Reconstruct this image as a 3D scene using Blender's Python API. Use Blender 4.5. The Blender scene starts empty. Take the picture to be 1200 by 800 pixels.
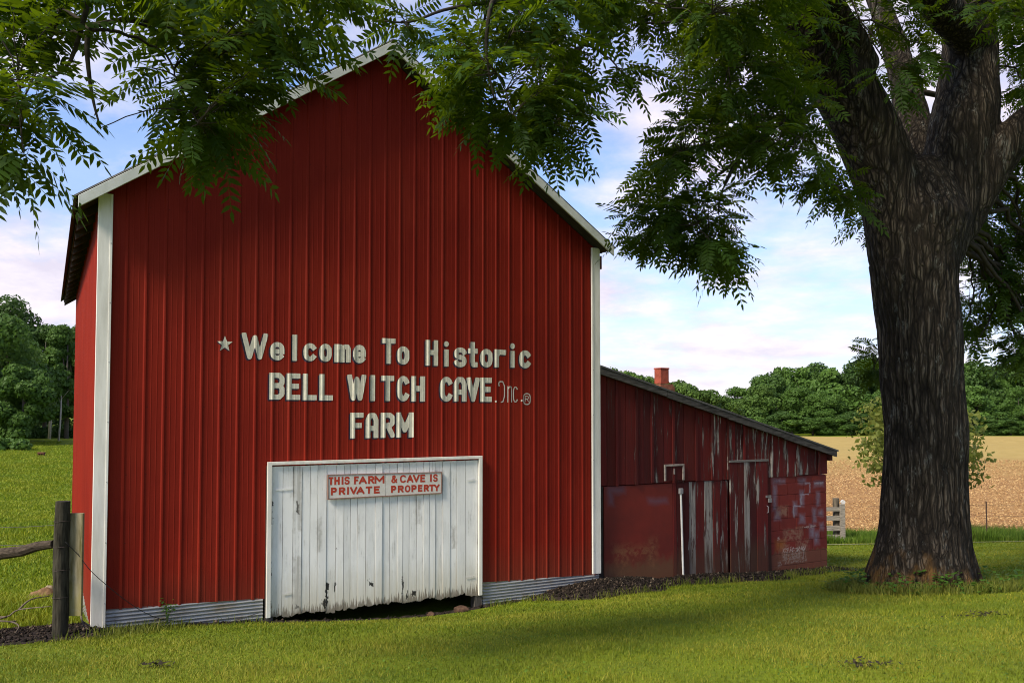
import bpy, bmesh, math, random
import numpy as np
from mathutils import Vector, Matrix
from mathutils.geometry import delaunay_2d_cdt

R = math.radians
rng = np.random.default_rng(7)
random.seed(7)
scn = bpy.context.scene
COL = scn.collection

# ------------------------------------------------------------------ camera
F_PX, AXIS_Y, PITCH, CAM_Z = 990.0, 441.0, R(2.24), 2.5
cam_d = bpy.data.cameras.new('camera')
cam = bpy.data.objects.new('camera', cam_d)
COL.objects.link(cam)
cam.location = (0, 0, CAM_Z)
cam.rotation_euler = (R(90) + PITCH, 0, 0)
cam_d.sensor_width = 36
cam_d.lens = F_PX / 1200 * 36
cam_d.shift_y = (AXIS_Y - 400) / 1200
cam_d.clip_start = 0.05
cam_d.clip_end = 3000
scn.camera = cam

# ------------------------------------------------------------------ light
SUN_AZ = (-0.73, -0.68)          # horizontal direction towards the sun (left, behind the camera)
SUN_EL = R(44)
sun_dir = Vector((SUN_AZ[0], SUN_AZ[1], 0)).normalized() * math.cos(SUN_EL) + Vector((0, 0, math.sin(SUN_EL)))
sd = bpy.data.lights.new('sun', 'SUN')
sd.energy = 4.8
sd.angle = R(16)
sd.color = (1.0, 0.90, 0.74)
so = bpy.data.objects.new('sun', sd)
so.rotation_euler = (-sun_dir).to_track_quat('-Z', 'Y').to_euler()
so.location = (0, 0, 60)
COL.objects.link(so)

world = bpy.data.worlds.new('World')
scn.world = world
world.use_nodes = True
wt = world.node_tree
wt.nodes.clear()


def wn(t, **k):
    n = wt.nodes.new(t)
    for a, b in k.items():
        setattr(n, a, b)
    return n


def wl(a, b):
    wt.links.new(a, b)


sky = wn('ShaderNodeTexSky', sky_type='NISHITA', sun_disc=False, sun_elevation=SUN_EL,
         sun_rotation=math.atan2(SUN_AZ[0], SUN_AZ[1]), air_density=1.0, dust_density=0.6, ozone_density=1.5)
tc = wn('ShaderNodeTexCoord')
sep = wn('ShaderNodeSeparateXYZ')
wl(tc.outputs['Generated'], sep.inputs[0])


def wmath(op, a, b=0.0):
    n = wn('ShaderNodeMath', operation=op)
    for i, v in enumerate((a, b)):
        if isinstance(v, (int, float)):
            n.inputs[i].default_value = v
        else:
            wl(v, n.inputs[i])
    return n.outputs[0]


zz = wmath('ADD', wmath('MAXIMUM', sep.outputs[2], 0.0), 0.22)
cx = wmath('DIVIDE', sep.outputs[0], zz)
cy = wmath('DIVIDE', sep.outputs[1], zz)
cmb = wn('ShaderNodeCombineXYZ')
wl(cx, cmb.inputs[0]); wl(cy, cmb.inputs[1])
cmb.inputs[2].default_value = 3.3
n1 = wn('ShaderNodeTexNoise')
n1.inputs['Scale'].default_value = 1.15
n1.inputs['Detail'].default_value = 9
n1.inputs['Roughness'].default_value = 0.56
n1.inputs['Distortion'].default_value = 0.25
wl(cmb.outputs[0], n1.inputs['Vector'])
n2 = wn('ShaderNodeTexNoise')
n2.inputs['Scale'].default_value = 4.2
n2.inputs['Detail'].default_value = 8
n2.inputs['Roughness'].default_value = 0.6
wl(cmb.outputs[0], n2.inputs['Vector'])
rc = wn('ShaderNodeValToRGB')
rc.color_ramp.elements[0].position = 0.44
rc.color_ramp.elements[1].position = 0.63
wl(wmath('ADD', wmath('MULTIPLY', n1.outputs[0], 0.78), wmath('MULTIPLY', n2.outputs[0], 0.22)), rc.inputs[0])
# more cloud towards the horizon, where one looks through more of it
hz = wmath('SUBTRACT', 1.0, wmath('MULTIPLY', sep.outputs[2], 2.6))
hz = wmath('MAXIMUM', hz, 0.0)
cover = wmath('MINIMUM', wmath('ADD', rc.outputs[0], wmath('MULTIPLY', hz, 0.58)), 0.96)
cloudc = wn('ShaderNodeValToRGB')
cloudc.color_ramp.elements[0].color = (7.4, 6.8, 8.0, 1)
cloudc.color_ramp.elements[1].color = (9.8, 9.0, 9.5, 1)
cloudc.color_ramp.elements[0].position = 0.35
cloudc.color_ramp.elements[1].position = 0.65
wl(n2.outputs[0], cloudc.inputs[0])
skb = wn('ShaderNodeMix', data_type='RGBA', blend_type='MULTIPLY')
skb.inputs[0].default_value = 1.0
skb.inputs[7].default_value = (1.35, 1.66, 2.08, 1)
wl(sky.outputs[0], skb.inputs[6])
mx = wn('ShaderNodeMix', data_type='RGBA')
wl(cover, mx.inputs[0])
wl(skb.outputs[2], mx.inputs[6])
wl(cloudc.outputs[0], mx.inputs[7])
bg = wn('ShaderNodeBackground')
bg.inputs[1].default_value = 0.085
wl(mx.outputs[2], bg.inputs[0])
wo = wn('ShaderNodeOutputWorld')
wl(bg.outputs[0], wo.inputs[0])

scn.view_settings.view_transform = 'Standard'
scn.view_settings.look = 'None'
scn.view_settings.exposure = 0.45
scn.view_settings.gamma = 1.0
scn.view_settings.use_curve_mapping = False
scn.render.engine = 'CYCLES'
scn.cycles.use_denoising = True
scn.cycles.denoising_input_passes = 'RGB_ALBEDO_NORMAL'
scn.cycles.denoising_prefilter = 'ACCURATE'
scn.cycles.filter_width = 1.05
scn.cycles.max_bounces = 8
scn.cycles.transparent_max_bounces = 8

# ------------------------------------------------------------------ geometry helpers
CP, SP = math.cos(PITCH), math.sin(PITCH)


def ray(px, py):
    xc = (px - 600) / F_PX
    yc = (AXIS_Y - py) / F_PX
    return Vector((xc, CP - yc * SP, SP + yc * CP))


def at(px, py, Y):
    """the point of the place seen at photo position (px, py), Y metres ahead of the camera"""
    d = ray(px, py)
    return Vector((0, 0, CAM_Z)) + d * (Y / d.y)


def project(P):
    P = np.asarray(P, float)
    x, y, z = P[..., 0], P[..., 1], P[..., 2] - CAM_Z
    d = y * CP + z * SP
    h = -y * SP + z * CP
    d = np.where(np.abs(d) < 1e-6, 1e-6, d)
    return 600 + F_PX * x / d, AXIS_Y - F_PX * h / d, d


def smooth01(t):
    t = np.clip(t, 0, 1)
    return t * t * (3 - 2 * t)


_gy = np.array([-60, -10, 0, 3, 4.5, 6, 7.3, 9.6, 12, 15.4, 20, 26, 40, 60, 150, 400, 3000.])
_gz = np.array([1.1, 1.0, .95, .9, .82, .66, .50, .178, -.15, -.60, -.98, -1.3, -1.75, -2.05, -2.05, -1.9, -1.9])


def ground_z(x, y):
    x = np.asarray(x, float)
    y = np.asarray(y, float)
    b = (np.interp(y - .7, _gy, _gz) + np.interp(y, _gy, _gz) * 2 + np.interp(y + .7, _gy, _gz)) / 4
    fall = 1 - smooth01((y - 14) / 16)
    z = b + .037 * np.clip(x, -14, 14) * fall
    z = z - .16 * np.exp(-(((x + 1.5) / 2.2) ** 2 + ((y - 11.4) / 1.3) ** 2))
    z = z + .10 * np.exp(-(((x - 5.05) ** 2 + (y - 10.6) ** 2) / 1.3 ** 2))
    far = smooth01((y - 16) / 20)
    z = z + 1.1 * smooth01((y - 35) / 55) * smooth01((-x - 12) / 18)
    z = z + far * (.10 * np.sin(x * .21 + y * .08) + .08 * np.sin(y * .17 - x * .05 + 1.3)) * (1 - smooth01((y - 120) / 60) * .6)
    return z


def gz(x, y):
    return float(ground_z(x, y))


class MB:
    """collects shapes; build() links them as ONE mesh object"""

    def __init__(s):
        s.v, s.f, s.a = [], [], []

    def add(s, verts, faces, rnd=None):
        o = len(s.v)
        r = random.random() if rnd is None else rnd
        s.v += [tuple(p) for p in verts]
        s.a += [r] * len(verts)
        s.f += [tuple(i + o for i in f) for f in faces]

    def box(s, x0, x1, y0, y1, z0, z1, rnd=None):
        s.hexa([(x0, y0, z0), (x1, y0, z0), (x1, y1, z0), (x0, y1, z0),
                (x0, y0, z1), (x1, y0, z1), (x1, y1, z1), (x0, y1, z1)], rnd)

    def hexa(s, p, rnd=None):
        s.add(p, [(3, 2, 1, 0), (4, 5, 6, 7), (0, 1, 5, 4), (1, 2, 6, 5), (2, 3, 7, 6), (3, 0, 4, 7)], rnd)

    def tube(s, pts, rads, n=8, rnd=None, caps=True):
        pts = [Vector(p) for p in pts]
        rings = []
        up = Vector((.31, .17, .93)).normalized()
        for i, p in enumerate(pts):
            d = (pts[min(i + 1, len(pts) - 1)] - pts[max(i - 1, 0)]).normalized()
            a = d.cross(up)
            if a.length < .1:
                a = d.cross(Vector((1, 0, 0)))
            a.normalize()
            b = d.cross(a)
            rings.append([p + (a * math.cos(2 * math.pi * k / n) + b * math.sin(2 * math.pi * k / n)) * rads[i] for k in range(n)])
        verts = [q for r in rings for q in r]
        faces = []
        for i in range(len(pts) - 1):
            for k in range(n):
                k2 = (k + 1) % n
                faces.append((i * n + k, i * n + k2, (i + 1) * n + k2, (i + 1) * n + k))
        if caps:
            faces.append(tuple(range(n - 1, -1, -1)))
            faces.append(tuple((len(pts) - 1) * n + k for k in range(n)))
        s.add(verts, faces, rnd)

    def build(s, name, mat, parent=None, smooth=False, bevel=0.0):
        me = bpy.data.meshes.new(name)
        me.from_pydata(s.v, [], s.f)
        at_ = me.attributes.new('rnd', 'FLOAT', 'POINT')
        at_.data.foreach_set('value', np.array(s.a, np.float32))
        return link(name, me, mat, parent, smooth, bevel)


def link(name, me, mat, parent=None, smooth=False, bevel=0.0):
    me.materials.append(mat)
    if smooth:
        me.polygons.foreach_set('use_smooth', [True] * len(me.polygons))
    me.update()
    o = bpy.data.objects.new(name, me)
    COL.objects.link(o)
    if parent is not None:
        o.parent = parent
    if bevel:
        m = o.modifiers.new('bevel', 'BEVEL')
        m.width = bevel
        m.segments = 2
        m.limit_method = 'ANGLE'
    return o


def np_mesh(name, V, F, mat, parent=None, attrs=None, smooth=False):
    V = np.ascontiguousarray(V, np.float32).reshape(-1, 3)
    F = np.ascontiguousarray(F, np.int32)
    m, k = F.shape
    me = bpy.data.meshes.new(name)
    me.vertices.add(len(V)); me.vertices.foreach_set('co', V.ravel())
    me.loops.add(m * k); me.loops.foreach_set('vertex_index', F.ravel())
    me.polygons.add(m)
    me.polygons.foreach_set('loop_start', np.arange(m, dtype=np.int32) * k)
    me.update(calc_edges=True)
    for an, av in (attrs or {}).items():
        a = me.attributes.new(an, 'FLOAT', 'POINT')
        a.data.foreach_set('value', np.ascontiguousarray(av, np.float32))
    return link(name, me, mat, parent, smooth)


def tag(o, label=None, cat=None, group=None, kind=None):
    if label: o['label'] = label
    if cat: o['category'] = cat
    if group: o['group'] = group
    if kind: o['kind'] = kind
    return o


def empty(name, loc, rz=0.0):
    o = bpy.data.objects.new(name, None)
    o.location = loc
    o.rotation_euler = (0, 0, rz)
    o.empty_display_size = .2
    COL.objects.link(o)
    return o


def copy_tree(o, parent=None):
    c = o.copy()
    COL.objects.link(c)
    c.parent = parent
    for ch in list(o.children):
        copy_tree(ch, c)
    return c


# ------------------------------------------------------------------ material helpers
class Mat:
    def __init__(s, name):
        s.m = bpy.data.materials.new(name)
        s.m.use_nodes = True
        s.t = s.m.node_tree
        s.t.nodes.clear()
        s.out = s.n('ShaderNodeOutputMaterial')
        s._oc = None

    def n(s, t, **k):
        n = s.t.nodes.new(t)
        for a, b in k.items():
            setattr(n, a, b)
        return n

    def put(s, sock, v):
        if isinstance(v, (int, float)):
            sock.default_value = v
        elif isinstance(v, (tuple, list)):
            if len(v) == 3 and sock.type == 'RGBA':
                v = (*v, 1)
            sock.default_value = v
        else:
            s.t.links.new(v, sock)

    def oc(s):
        if s._oc is None:
            s._oc = s.n('ShaderNodeTexCoord').outputs['Object']
        return s._oc

    def math(s, op, a, b=0.0, clamp=False):
        n = s.n('ShaderNodeMath', operation=op)
        n.use_clamp = clamp
        s.put(n.inputs[0], a)
        s.put(n.inputs[1], b)
        return n.outputs[0]

    def xyz(s, v=None):
        n = s.n('ShaderNodeSeparateXYZ')
        s.put(n.inputs[0], s.oc() if v is None else v)
        return n.outputs

    def scale(s, sc, v=None, loc=(0, 0, 0)):
        n = s.n('ShaderNodeMapping')
        s.put(n.inputs[0], s.oc() if v is None else v)
        n.inputs['Scale'].default_value = sc
        n.inputs['Location'].default_value = loc
        return n.outputs[0]

    def vadd(s, a, b):
        n = s.n('ShaderNodeVectorMath', operation='ADD')
        s.put(n.inputs[0], a); s.put(n.inputs[1], b)
        return n.outputs[0]

    def noise(s, v=None, sc=5.0, det=4.0, rough=.55, dist=0.0, col=False):
        n = s.n('ShaderNodeTexNoise')
        s.put(n.inputs['Vector'], s.oc() if v is None else v)
        n.inputs['Scale'].default_value = sc
        n.inputs['Detail'].default_value = det
        n.inputs['Roughness'].default_value = rough
        n.inputs['Distortion'].default_value = dist
        return n.outputs[1 if col else 0]

    def vor(s, v=None, sc=5.0, feature='F1', out=0, rand=1.0):
        n = s.n('ShaderNodeTexVoronoi', feature=feature)
        s.put(n.inputs['Vector'], s.oc() if v is None else v)
        n.inputs['Scale'].default_value = sc
        n.inputs['Randomness'].default_value = rand
        return n.outputs[out]

    def ramp(s, f, stops):
        n = s.n('ShaderNodeValToRGB')
        s.put(n.inputs[0], f)
        e = n.color_ramp.elements
        while len(e) < len(stops):
            e.new(.5)
        for el, (p, c) in zip(e, stops):
            el.position = p
            el.color = (c, c, c, 1) if isinstance(c, (int, float)) else (*c, 1)
        return n.outputs[0]

    def mix(s, f, a, b, mode='MIX'):
        n = s.n('ShaderNodeMix', data_type='RGBA', blend_type=mode)
        s.put(n.inputs[0], f)
        s.put(n.inputs[6], a)
        s.put(n.inputs[7], b)
        return n.outputs[2]

    def attr(s, name):
        return s.n('ShaderNodeAttribute', attribute_name=name).outputs['Fac']

    def objrnd(s):
        return s.n('ShaderNodeObjectInfo').outputs['Random']

    def bump(s, h, strength=.3, dist=.01):
        n = s.n('ShaderNodeBump')
        n.inputs['Strength'].default_value = strength
        n.inputs['Distance'].default_value = dist
        s.put(n.inputs['Height'], h)
        return n.outputs[0]

    def done(s, color, rough=.7, normal=None, spec=.3, metallic=0.0, trans=0.0, transcol=None):
        p = s.n('ShaderNodeBsdfPrincipled')
        s.put(p.inputs['Base Color'], color)
        s.put(p.inputs['Roughness'], rough)
        s.put(p.inputs['Specular IOR Level'], spec)
        s.put(p.inputs['Metallic'], metallic)
        if normal is not None:
            s.put(p.inputs['Normal'], normal)
        sh = p.outputs[0]
        if trans:
            tr = s.n('ShaderNodeBsdfTranslucent')
            s.put(tr.inputs[0], transcol if transcol is not None else color)
            if normal is not None:
                s.put(tr.inputs['Normal'], normal)
            mxs = s.n('ShaderNodeMixShader')
            mxs.inputs[0].default_value = trans
            s.t.links.new(sh, mxs.inputs[1])
            s.t.links.new(tr.outputs[0], mxs.inputs[2])
            sh = mxs.outputs[0]
        s.t.links.new(sh, s.out.inputs[0])
        return s.m


def softbox(M, X, Z, cx, cz, hw, hh, soft=.03):
    a = M.math('SUBTRACT', hw, M.math('ABSOLUTE', M.math('SUBTRACT', X, cx)))
    b = M.math('SUBTRACT', hh, M.math('ABSOLUTE', M.math('SUBTRACT', Z, cz)))
    d = M.math('MINIMUM', a, b)
    return M.math('ADD', M.math('DIVIDE', d, soft), .5, clamp=True)


def union(M, *masks):
    r = masks[0]
    for m in masks[1:]:
        r = M.math('MAXIMUM', r, m)
    return r


# ------------------------------------------------------------------ materials
def m_plain(name, col, rough=.7, var=.15, sc=8.0, spec=.3, bump=.15, stretch=(1, 1, 1), metallic=0.0):
    M = Mat(name)
    v = M.scale(stretch)
    n = M.noise(v, sc, 6, .6)
    c2 = tuple(c * (1 - var * 1.6) for c in col)
    c3 = tuple(min(1, c * (1 + var)) for c in col)
    return M.done(M.ramp(n, [(.3, c2), (.7, c3)]), rough, M.bump(n, bump, .01), spec, metallic)


def m_red_metal():
    M = Mat('red_metal_siding')
    x, y, z = M.xyz()
    big = M.noise(sc=.55, det=5, rough=.6)
    streak = M.noise(M.scale((9, 9, .35)), 1.0, 5, .6)
    fine = M.noise(M.scale((40, 40, 2)), 1.0, 3, .6)
    c = M.mix(M.ramp(big, [(.35, 0.0), (.68, 1.0)]), (.200, .0128, .0046), (.160, .0098, .0040))
    c = M.mix(M.math('MULTIPLY', M.ramp(streak, [(.50, 0.0), (.78, 1.0)]), .35), c, (.150, .011, .008))
    c = M.mix(M.math('MULTIPLY', M.ramp(fine, [(.55, 0.0), (.8, 1.0)]), .15), c, (.30, .022, .012))
    wn_ = M.n('ShaderNodeTexWhiteNoise', noise_dimensions='1D')
    M.put(wn_.inputs['W'], M.math('FLOOR', M.math('DIVIDE', M.math('ADD', x, -RIB0), RIB * 4)))
    c = M.mix(M.math('MULTIPLY', wn_.outputs[0], .22), c, (.150, .010, .0055))
    fade = M.ramp(M.noise(M.scale((1.2, 1.2, .5)), 1.3, 6, .65), [(.48, 0.0), (.72, 1.0)])
    c = M.mix(M.math('MULTIPLY', fade, .30), c, (.28, .030, .012))
    # dusty splash band at the foot of the sheets
    dust = M.math('MULTIPLY', M.ramp(M.math('ADD', z, M.math('MULTIPLY', streak, .5)), [(.30, 1.0), (.85, 0.0)]), .5)
    c = M.mix(dust, c, (.15, .035, .018))
    fx_ = M.math('ABSOLUTE', M.math('SUBTRACT', M.math('FRACT', M.math('DIVIDE', M.math('ADD', x, -RIB0 - .032 + RIB * .5 + RIB * 20), RIB)), .5))
    fz_ = M.math('ABSOLUTE', M.math('SUBTRACT', M.math('FRACT', M.math('DIVIDE', M.math('ADD', z, 8.0), .78)), .5))
    sd_ = M.math('ADD', M.math('POWER', M.math('MULTIPLY', fx_, RIB), 2.0), M.math('POWER', M.math('MULTIPLY', fz_, .78), 2.0))
    c = M.mix(M.math('MULTIPLY', M.math('LESS_THAN', sd_, .0075 ** 2), .75), c, (.075, .010, .008))
    spots = M.ramp(M.noise(sc=26, det=2), [(.765, 0.0), (.785, 1.0)])
    c = M.mix(M.math('MULTIPLY', spots, .6), c, (.08, .02, .015))
    rough = M.ramp(streak, [(.2, .58), (.8, .75)])
    return M.done(c, rough, M.bump(M.noise(M.scale((4, 4, 1.3)), 1.0, 3), .35, .02), .12)


def m_white_trim():
    M = Mat('white_trim')
    n = M.noise(M.scale((6, 6, .8)), 2.0, 5, .6)
    c = M.mix(M.ramp(n, [(.4, 0.0), (.75, 1.0)]), (.74, .72, .66), (.56, .54, .48))
    return M.done(c, .45, M.bump(n, .05, .01), .4)


def m_rake():
    M = Mat('weathered_white_trim')
    n = M.noise(M.scale((2, 6, 2)), 2.0, 5, .6)
    c = M.mix(M.ramp(n, [(.3, 0.0), (.75, 1.0)]), (.60, .61, .57), (.40, .42, .37))
    return M.done(c, .5, M.bump(n, .05, .01), .35)


def m_skirt():
    M = Mat('galvanised_skirt')
    x, y, z = M.xyz()
    n = M.noise(M.scale((1.2, 1, 9)), 2.2, 6, .65)
    rust = M.ramp(M.noise(M.scale((1, 1, 2)), 2.3, 6, .7), [(.50, 0.0), (.70, 1.0)])
    c = M.mix(M.ramp(n, [(.3, 0.0), (.7, 1.0)]), (.40, .40, .39), (.25, .25, .245))
    c = M.mix(M.math('MULTIPLY', rust, .75), c, (.23, .16, .085))
    seam = M.ramp(M.noise(M.scale((14, 1, .2)), 1, 2), [(.68, 0.0), (.74, 1.0)])
    c = M.mix(M.math('MULTIPLY', seam, .45), c, (.10, .09, .08))
    return M.done(c, .48, M.bump(n, .1, .005), .4, .35)


def m_door():
    M = Mat('peeling_white_boards')
    x, y, z = M.xyz()
    r = M.attr('rnd')
    gv = M.vadd(M.scale((16, 4, .55)), M.n('ShaderNodeCombineXYZ').outputs[0])
    off = M.n('ShaderNodeCombineXYZ')
    M.put(off.inputs[2], M.math('MULTIPLY', r, 37.0))
    gv = M.vadd(M.scale((16, 4, .55)), off.outputs[0])
    grain = M.noise(gv, 1.6, 7, .65)
    fine = M.noise(M.vadd(M.scale((70, 8, 1.6)), off.outputs[0]), 1.0, 5, .7)
    blot = M.noise(M.vadd(M.scale((3, 3, 1.2)), off.outputs[0]), 1.6, 5, .65)
    base = M.ramp(r, [(0, (.76, .76, .74)), (.6, (.83, .82, .79)), (1, (.71, .71, .69))])
    c = M.mix(M.math('MULTIPLY', M.ramp(blot, [(.45, 0.0), (.75, 1.0)]), .55), base, (.50, .505, .49))
    # thin paint cracks along the grain
    crack = M.ramp(fine, [(.57, 0.0), (.64, 1.0)])
    crack = M.math('MULTIPLY', crack, M.ramp(blot, [(.47, 0.0), (.60, 1.0)]))
    c = M.mix(M.math('MULTIPLY', crack, .7), c, (.20, .18, .15))
    # worn, stained foot of the boards
    foot = M.ramp(M.math('ADD', z, M.math('MULTIPLY', M.math('SUBTRACT', grain, .5), .75)), [(0.0, 1.0), (.52, 0.0)])
    c = M.mix(M.math('MULTIPLY', foot, .62), c, (.50, .45, .33))
    rotl = M.ramp(M.math('ADD', z, M.math('MULTIPLY', M.math('SUBTRACT', fine, .5), .60)), [(-.12, 1.0), (.0, 0.0)])
    c = M.mix(M.math('MULTIPLY', rotl, .8), c, (.12, .09, .06))
    # bare knots and rotted holes
    nx = M.math('ADD', x, M.math('MULTIPLY', M.math('SUBTRACT', M.noise(sc=14, det=4), .5), .10))
    nz = M.math('ADD', z, M.math('MULTIPLY', M.math('SUBTRACT', M.noise(M.scale((1, 1, 1), loc=(5, 5, 5)), 9, 4), .5), .22))
    holes = union(M, *[softbox(M, nx, nz, *h, .05) for h in DOOR_ROT])
    holes = M.ramp(M.math('ADD', holes, M.math('MULTIPLY', M.math('SUBTRACT', fine, .5), 1.6)), [(.46, 0.0), (.58, 1.0)])
    c = M.mix(M.math('MULTIPLY', holes, .97), c, (.012, .010, .009))
    bare = union(M, *[softbox(M, nx, nz, *h, .05) for h in DOOR_BARE])
    bare = M.math('MULTIPLY', bare, M.ramp(grain, [(.36, 0.0), (.58, 1.0)]))
    c = M.mix(M.math('MULTIPLY', bare, .7), c, (.33, .31, .27))
    return M.done(c, .62, M.bump(M.math('ADD', M.math('MULTIPLY', grain, .6), fine), .35, .006), .3)


def m_shed_boards():
    M = Mat('flaking_red_boards')
    x, y, z = M.xyz()
    r, peel = M.attr('rnd'), M.attr('peel')
    off = M.n('ShaderNodeCombineXYZ')
    M.put(off.inputs[2], M.math('MULTIPLY', r, 41.0))
    M.put(off.inputs[0], M.math('MULTIPLY', r, 13.0))
    big = M.noise(M.vadd(M.scale((6, 2, .75)), off.outputs[0]), 1.7, 6, .62, .3)
    grain = M.noise(M.vadd(M.scale((55, 9, 1.7)), off.outputs[0]), 1.0, 6, .7)
    paint = M.ramp(r, [(0, (.060, .0095, .0090)), (.5, (.135, .0135, .0120)), (1, (.085, .013, .009))])
    paint = M.mix(M.math('MULTIPLY', M.ramp(grain, [(.42, 0.0), (.75, 1.0)]), .55), paint, (.040, .012, .012))
    val = M.math('ADD', M.math('ADD', M.math('MULTIPLY', big, .95), M.math('MULTIPLY', grain, .55)), M.math('ADD', peel, -.065))
    m1 = M.ramp(val, [(.80, 0.0), (.83, 1.0)])
    m2 = M.ramp(val, [(.865, 0.0), (.90, 1.0)])
    wood = M.ramp(grain, [(.3, (.13, .11, .095)), (.55, (.32, .285, .25)), (.72, (.55, .50, .45))])
    c = M.mix(M.math('MULTIPLY', m1, .8), paint, (.075, .048, .042))
    c = M.mix(m2, c, wood)
    # green-brown damp at the foot
    damp = M.ramp(M.math('ADD', z, M.math('MULTIPLY', M.math('SUBTRACT', big, .5), .9)), [(-.05, 1.0), (.38, 0.0)])
    c = M.mix(M.math('MULTIPLY', damp, .6), c, (.075, .045, .026))
    return M.done(c, .78, M.bump(M.math('ADD', grain, M.math('MULTIPLY', m2, -.5)), .5, .006), .2)


def m_shed_panel():
    M = Mat('red_painted_panel')
    x, y, z = M.xyz()
    n = M.noise(sc=1.6, det=6, rough=.62)
    f = M.noise(sc=12, det=6, rough=.7)
    c = M.mix(M.ramp(n, [(.35, 0.0), (.7, 1.0)]), (.185, .020, .012), (.120, .015, .010))
    nz = M.math('ADD', z, M.math('MULTIPLY', M.math('SUBTRACT', f, .5), .5))
    nx = M.math('ADD', x, M.math('MULTIPLY', M.math('SUBTRACT', n, .5), .4))
    rubbed = union(M, *[softbox(M, nx, nz, *b, .14) for b in PANEL_RUB])
    rubbed = M.math('MULTIPLY', rubbed, M.ramp(f, [(.40, 0.0), (.62, 1.0)]))
    c = M.mix(M.math('MULTIPLY', rubbed, .62), c, (.27, .14, .06))
    blue = union(M, *[softbox(M, nx, M.math('ADD', z, M.math('MULTIPLY', M.math('SUBTRACT', n, .5), .2)), *b, .12) for b in PANEL_BLUE])
    c = M.mix(M.math('MULTIPLY', blue, .55), c, (.12, .09, .13))
    foot = M.ramp(M.math('ADD', z, M.math('MULTIPLY', M.math('SUBTRACT', f, .5), .4)), [(-.05, 1.0), (.2, 0.0)])
    c = M.mix(M.math('MULTIPLY', foot, .7), c, (.13, .075, .035))
    return M.done(c, .6, M.bump(f, .15, .01), .3)


def m_shed_block():
    M = Mat('painted_block_wall')
    x, y, z = M.xyz()
    n = M.noise(sc=2.6, det=6, rough=.62)
    f = M.noise(sc=15, det=6, rough=.72)
    c = M.mix(M.ramp(n, [(.35, 0.0), (.68, 1.0)]), (.215, .027, .018), (.140, .019, .015))
    dx = M.math('ADD', x, M.math('MULTIPLY', M.math('SUBTRACT', M.noise(sc=9, det=4), .5), .09))
    dz = M.math('ADD', z, M.math('MULTIPLY', M.math('SUBTRACT', M.noise(M.scale((1, 1, 1), loc=(9, 2, 4)), 9, 4), .5), .09))
    blue = union(M, *[softbox(M, dx, dz, *b, .09) for b in BLOCK_BLUE])
    blue = M.math('MULTIPLY', blue, M.ramp(f, [(.3, .45), (.6, 1.0)]))
    c = M.mix(M.math('MULTIPLY', blue, .80), c, (.215, .195, .245))
    lines = union(M, *[softbox(M, dx, dz, *b, .035) for b in BLOCK_LINES])
    c = M.mix(M.math('MULTIPLY', lines, .85), c, (.36, .35, .40))
    tan = union(M, *[softbox(M, dx, dz, *b, .05) for b in BLOCK_TAN])
    tan = M.math('MULTIPLY', tan, M.ramp(f, [(.40, 0.0), (.58, 1.0)]))
    c = M.mix(M.math('MULTIPLY', tan, .68), c, (.30, .17, .11))
    flake = union(M, *[softbox(M, dx, dz, *b, .03) for b in BLOCK_FLAKE])
    flake = M.math('MULTIPLY', flake, M.ramp(M.noise(sc=34, det=3), [(.46, 0.0), (.54, 1.0)]))
    c = M.mix(M.math('MULTIPLY', flake, .85), c, (.46, .38, .33))
    rust = softbox(M, dx, dz, *BLOCK_RUST, .12)
    c = M.mix(M.math('MULTIPLY', rust, .75), c, (.30, .09, .012))
    foot = M.ramp(M.math('ADD', z, M.math('MULTIPLY', M.math('SUBTRACT', f, .5), .4)), [(-.28, 1.0), (.0, 0.0)])
    c = M.mix(M.math('MULTIPLY', foot, .6), c, (.16, .075, .04))
    return M.done(c, .7, M.bump(f, .25, .008), .25)


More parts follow.
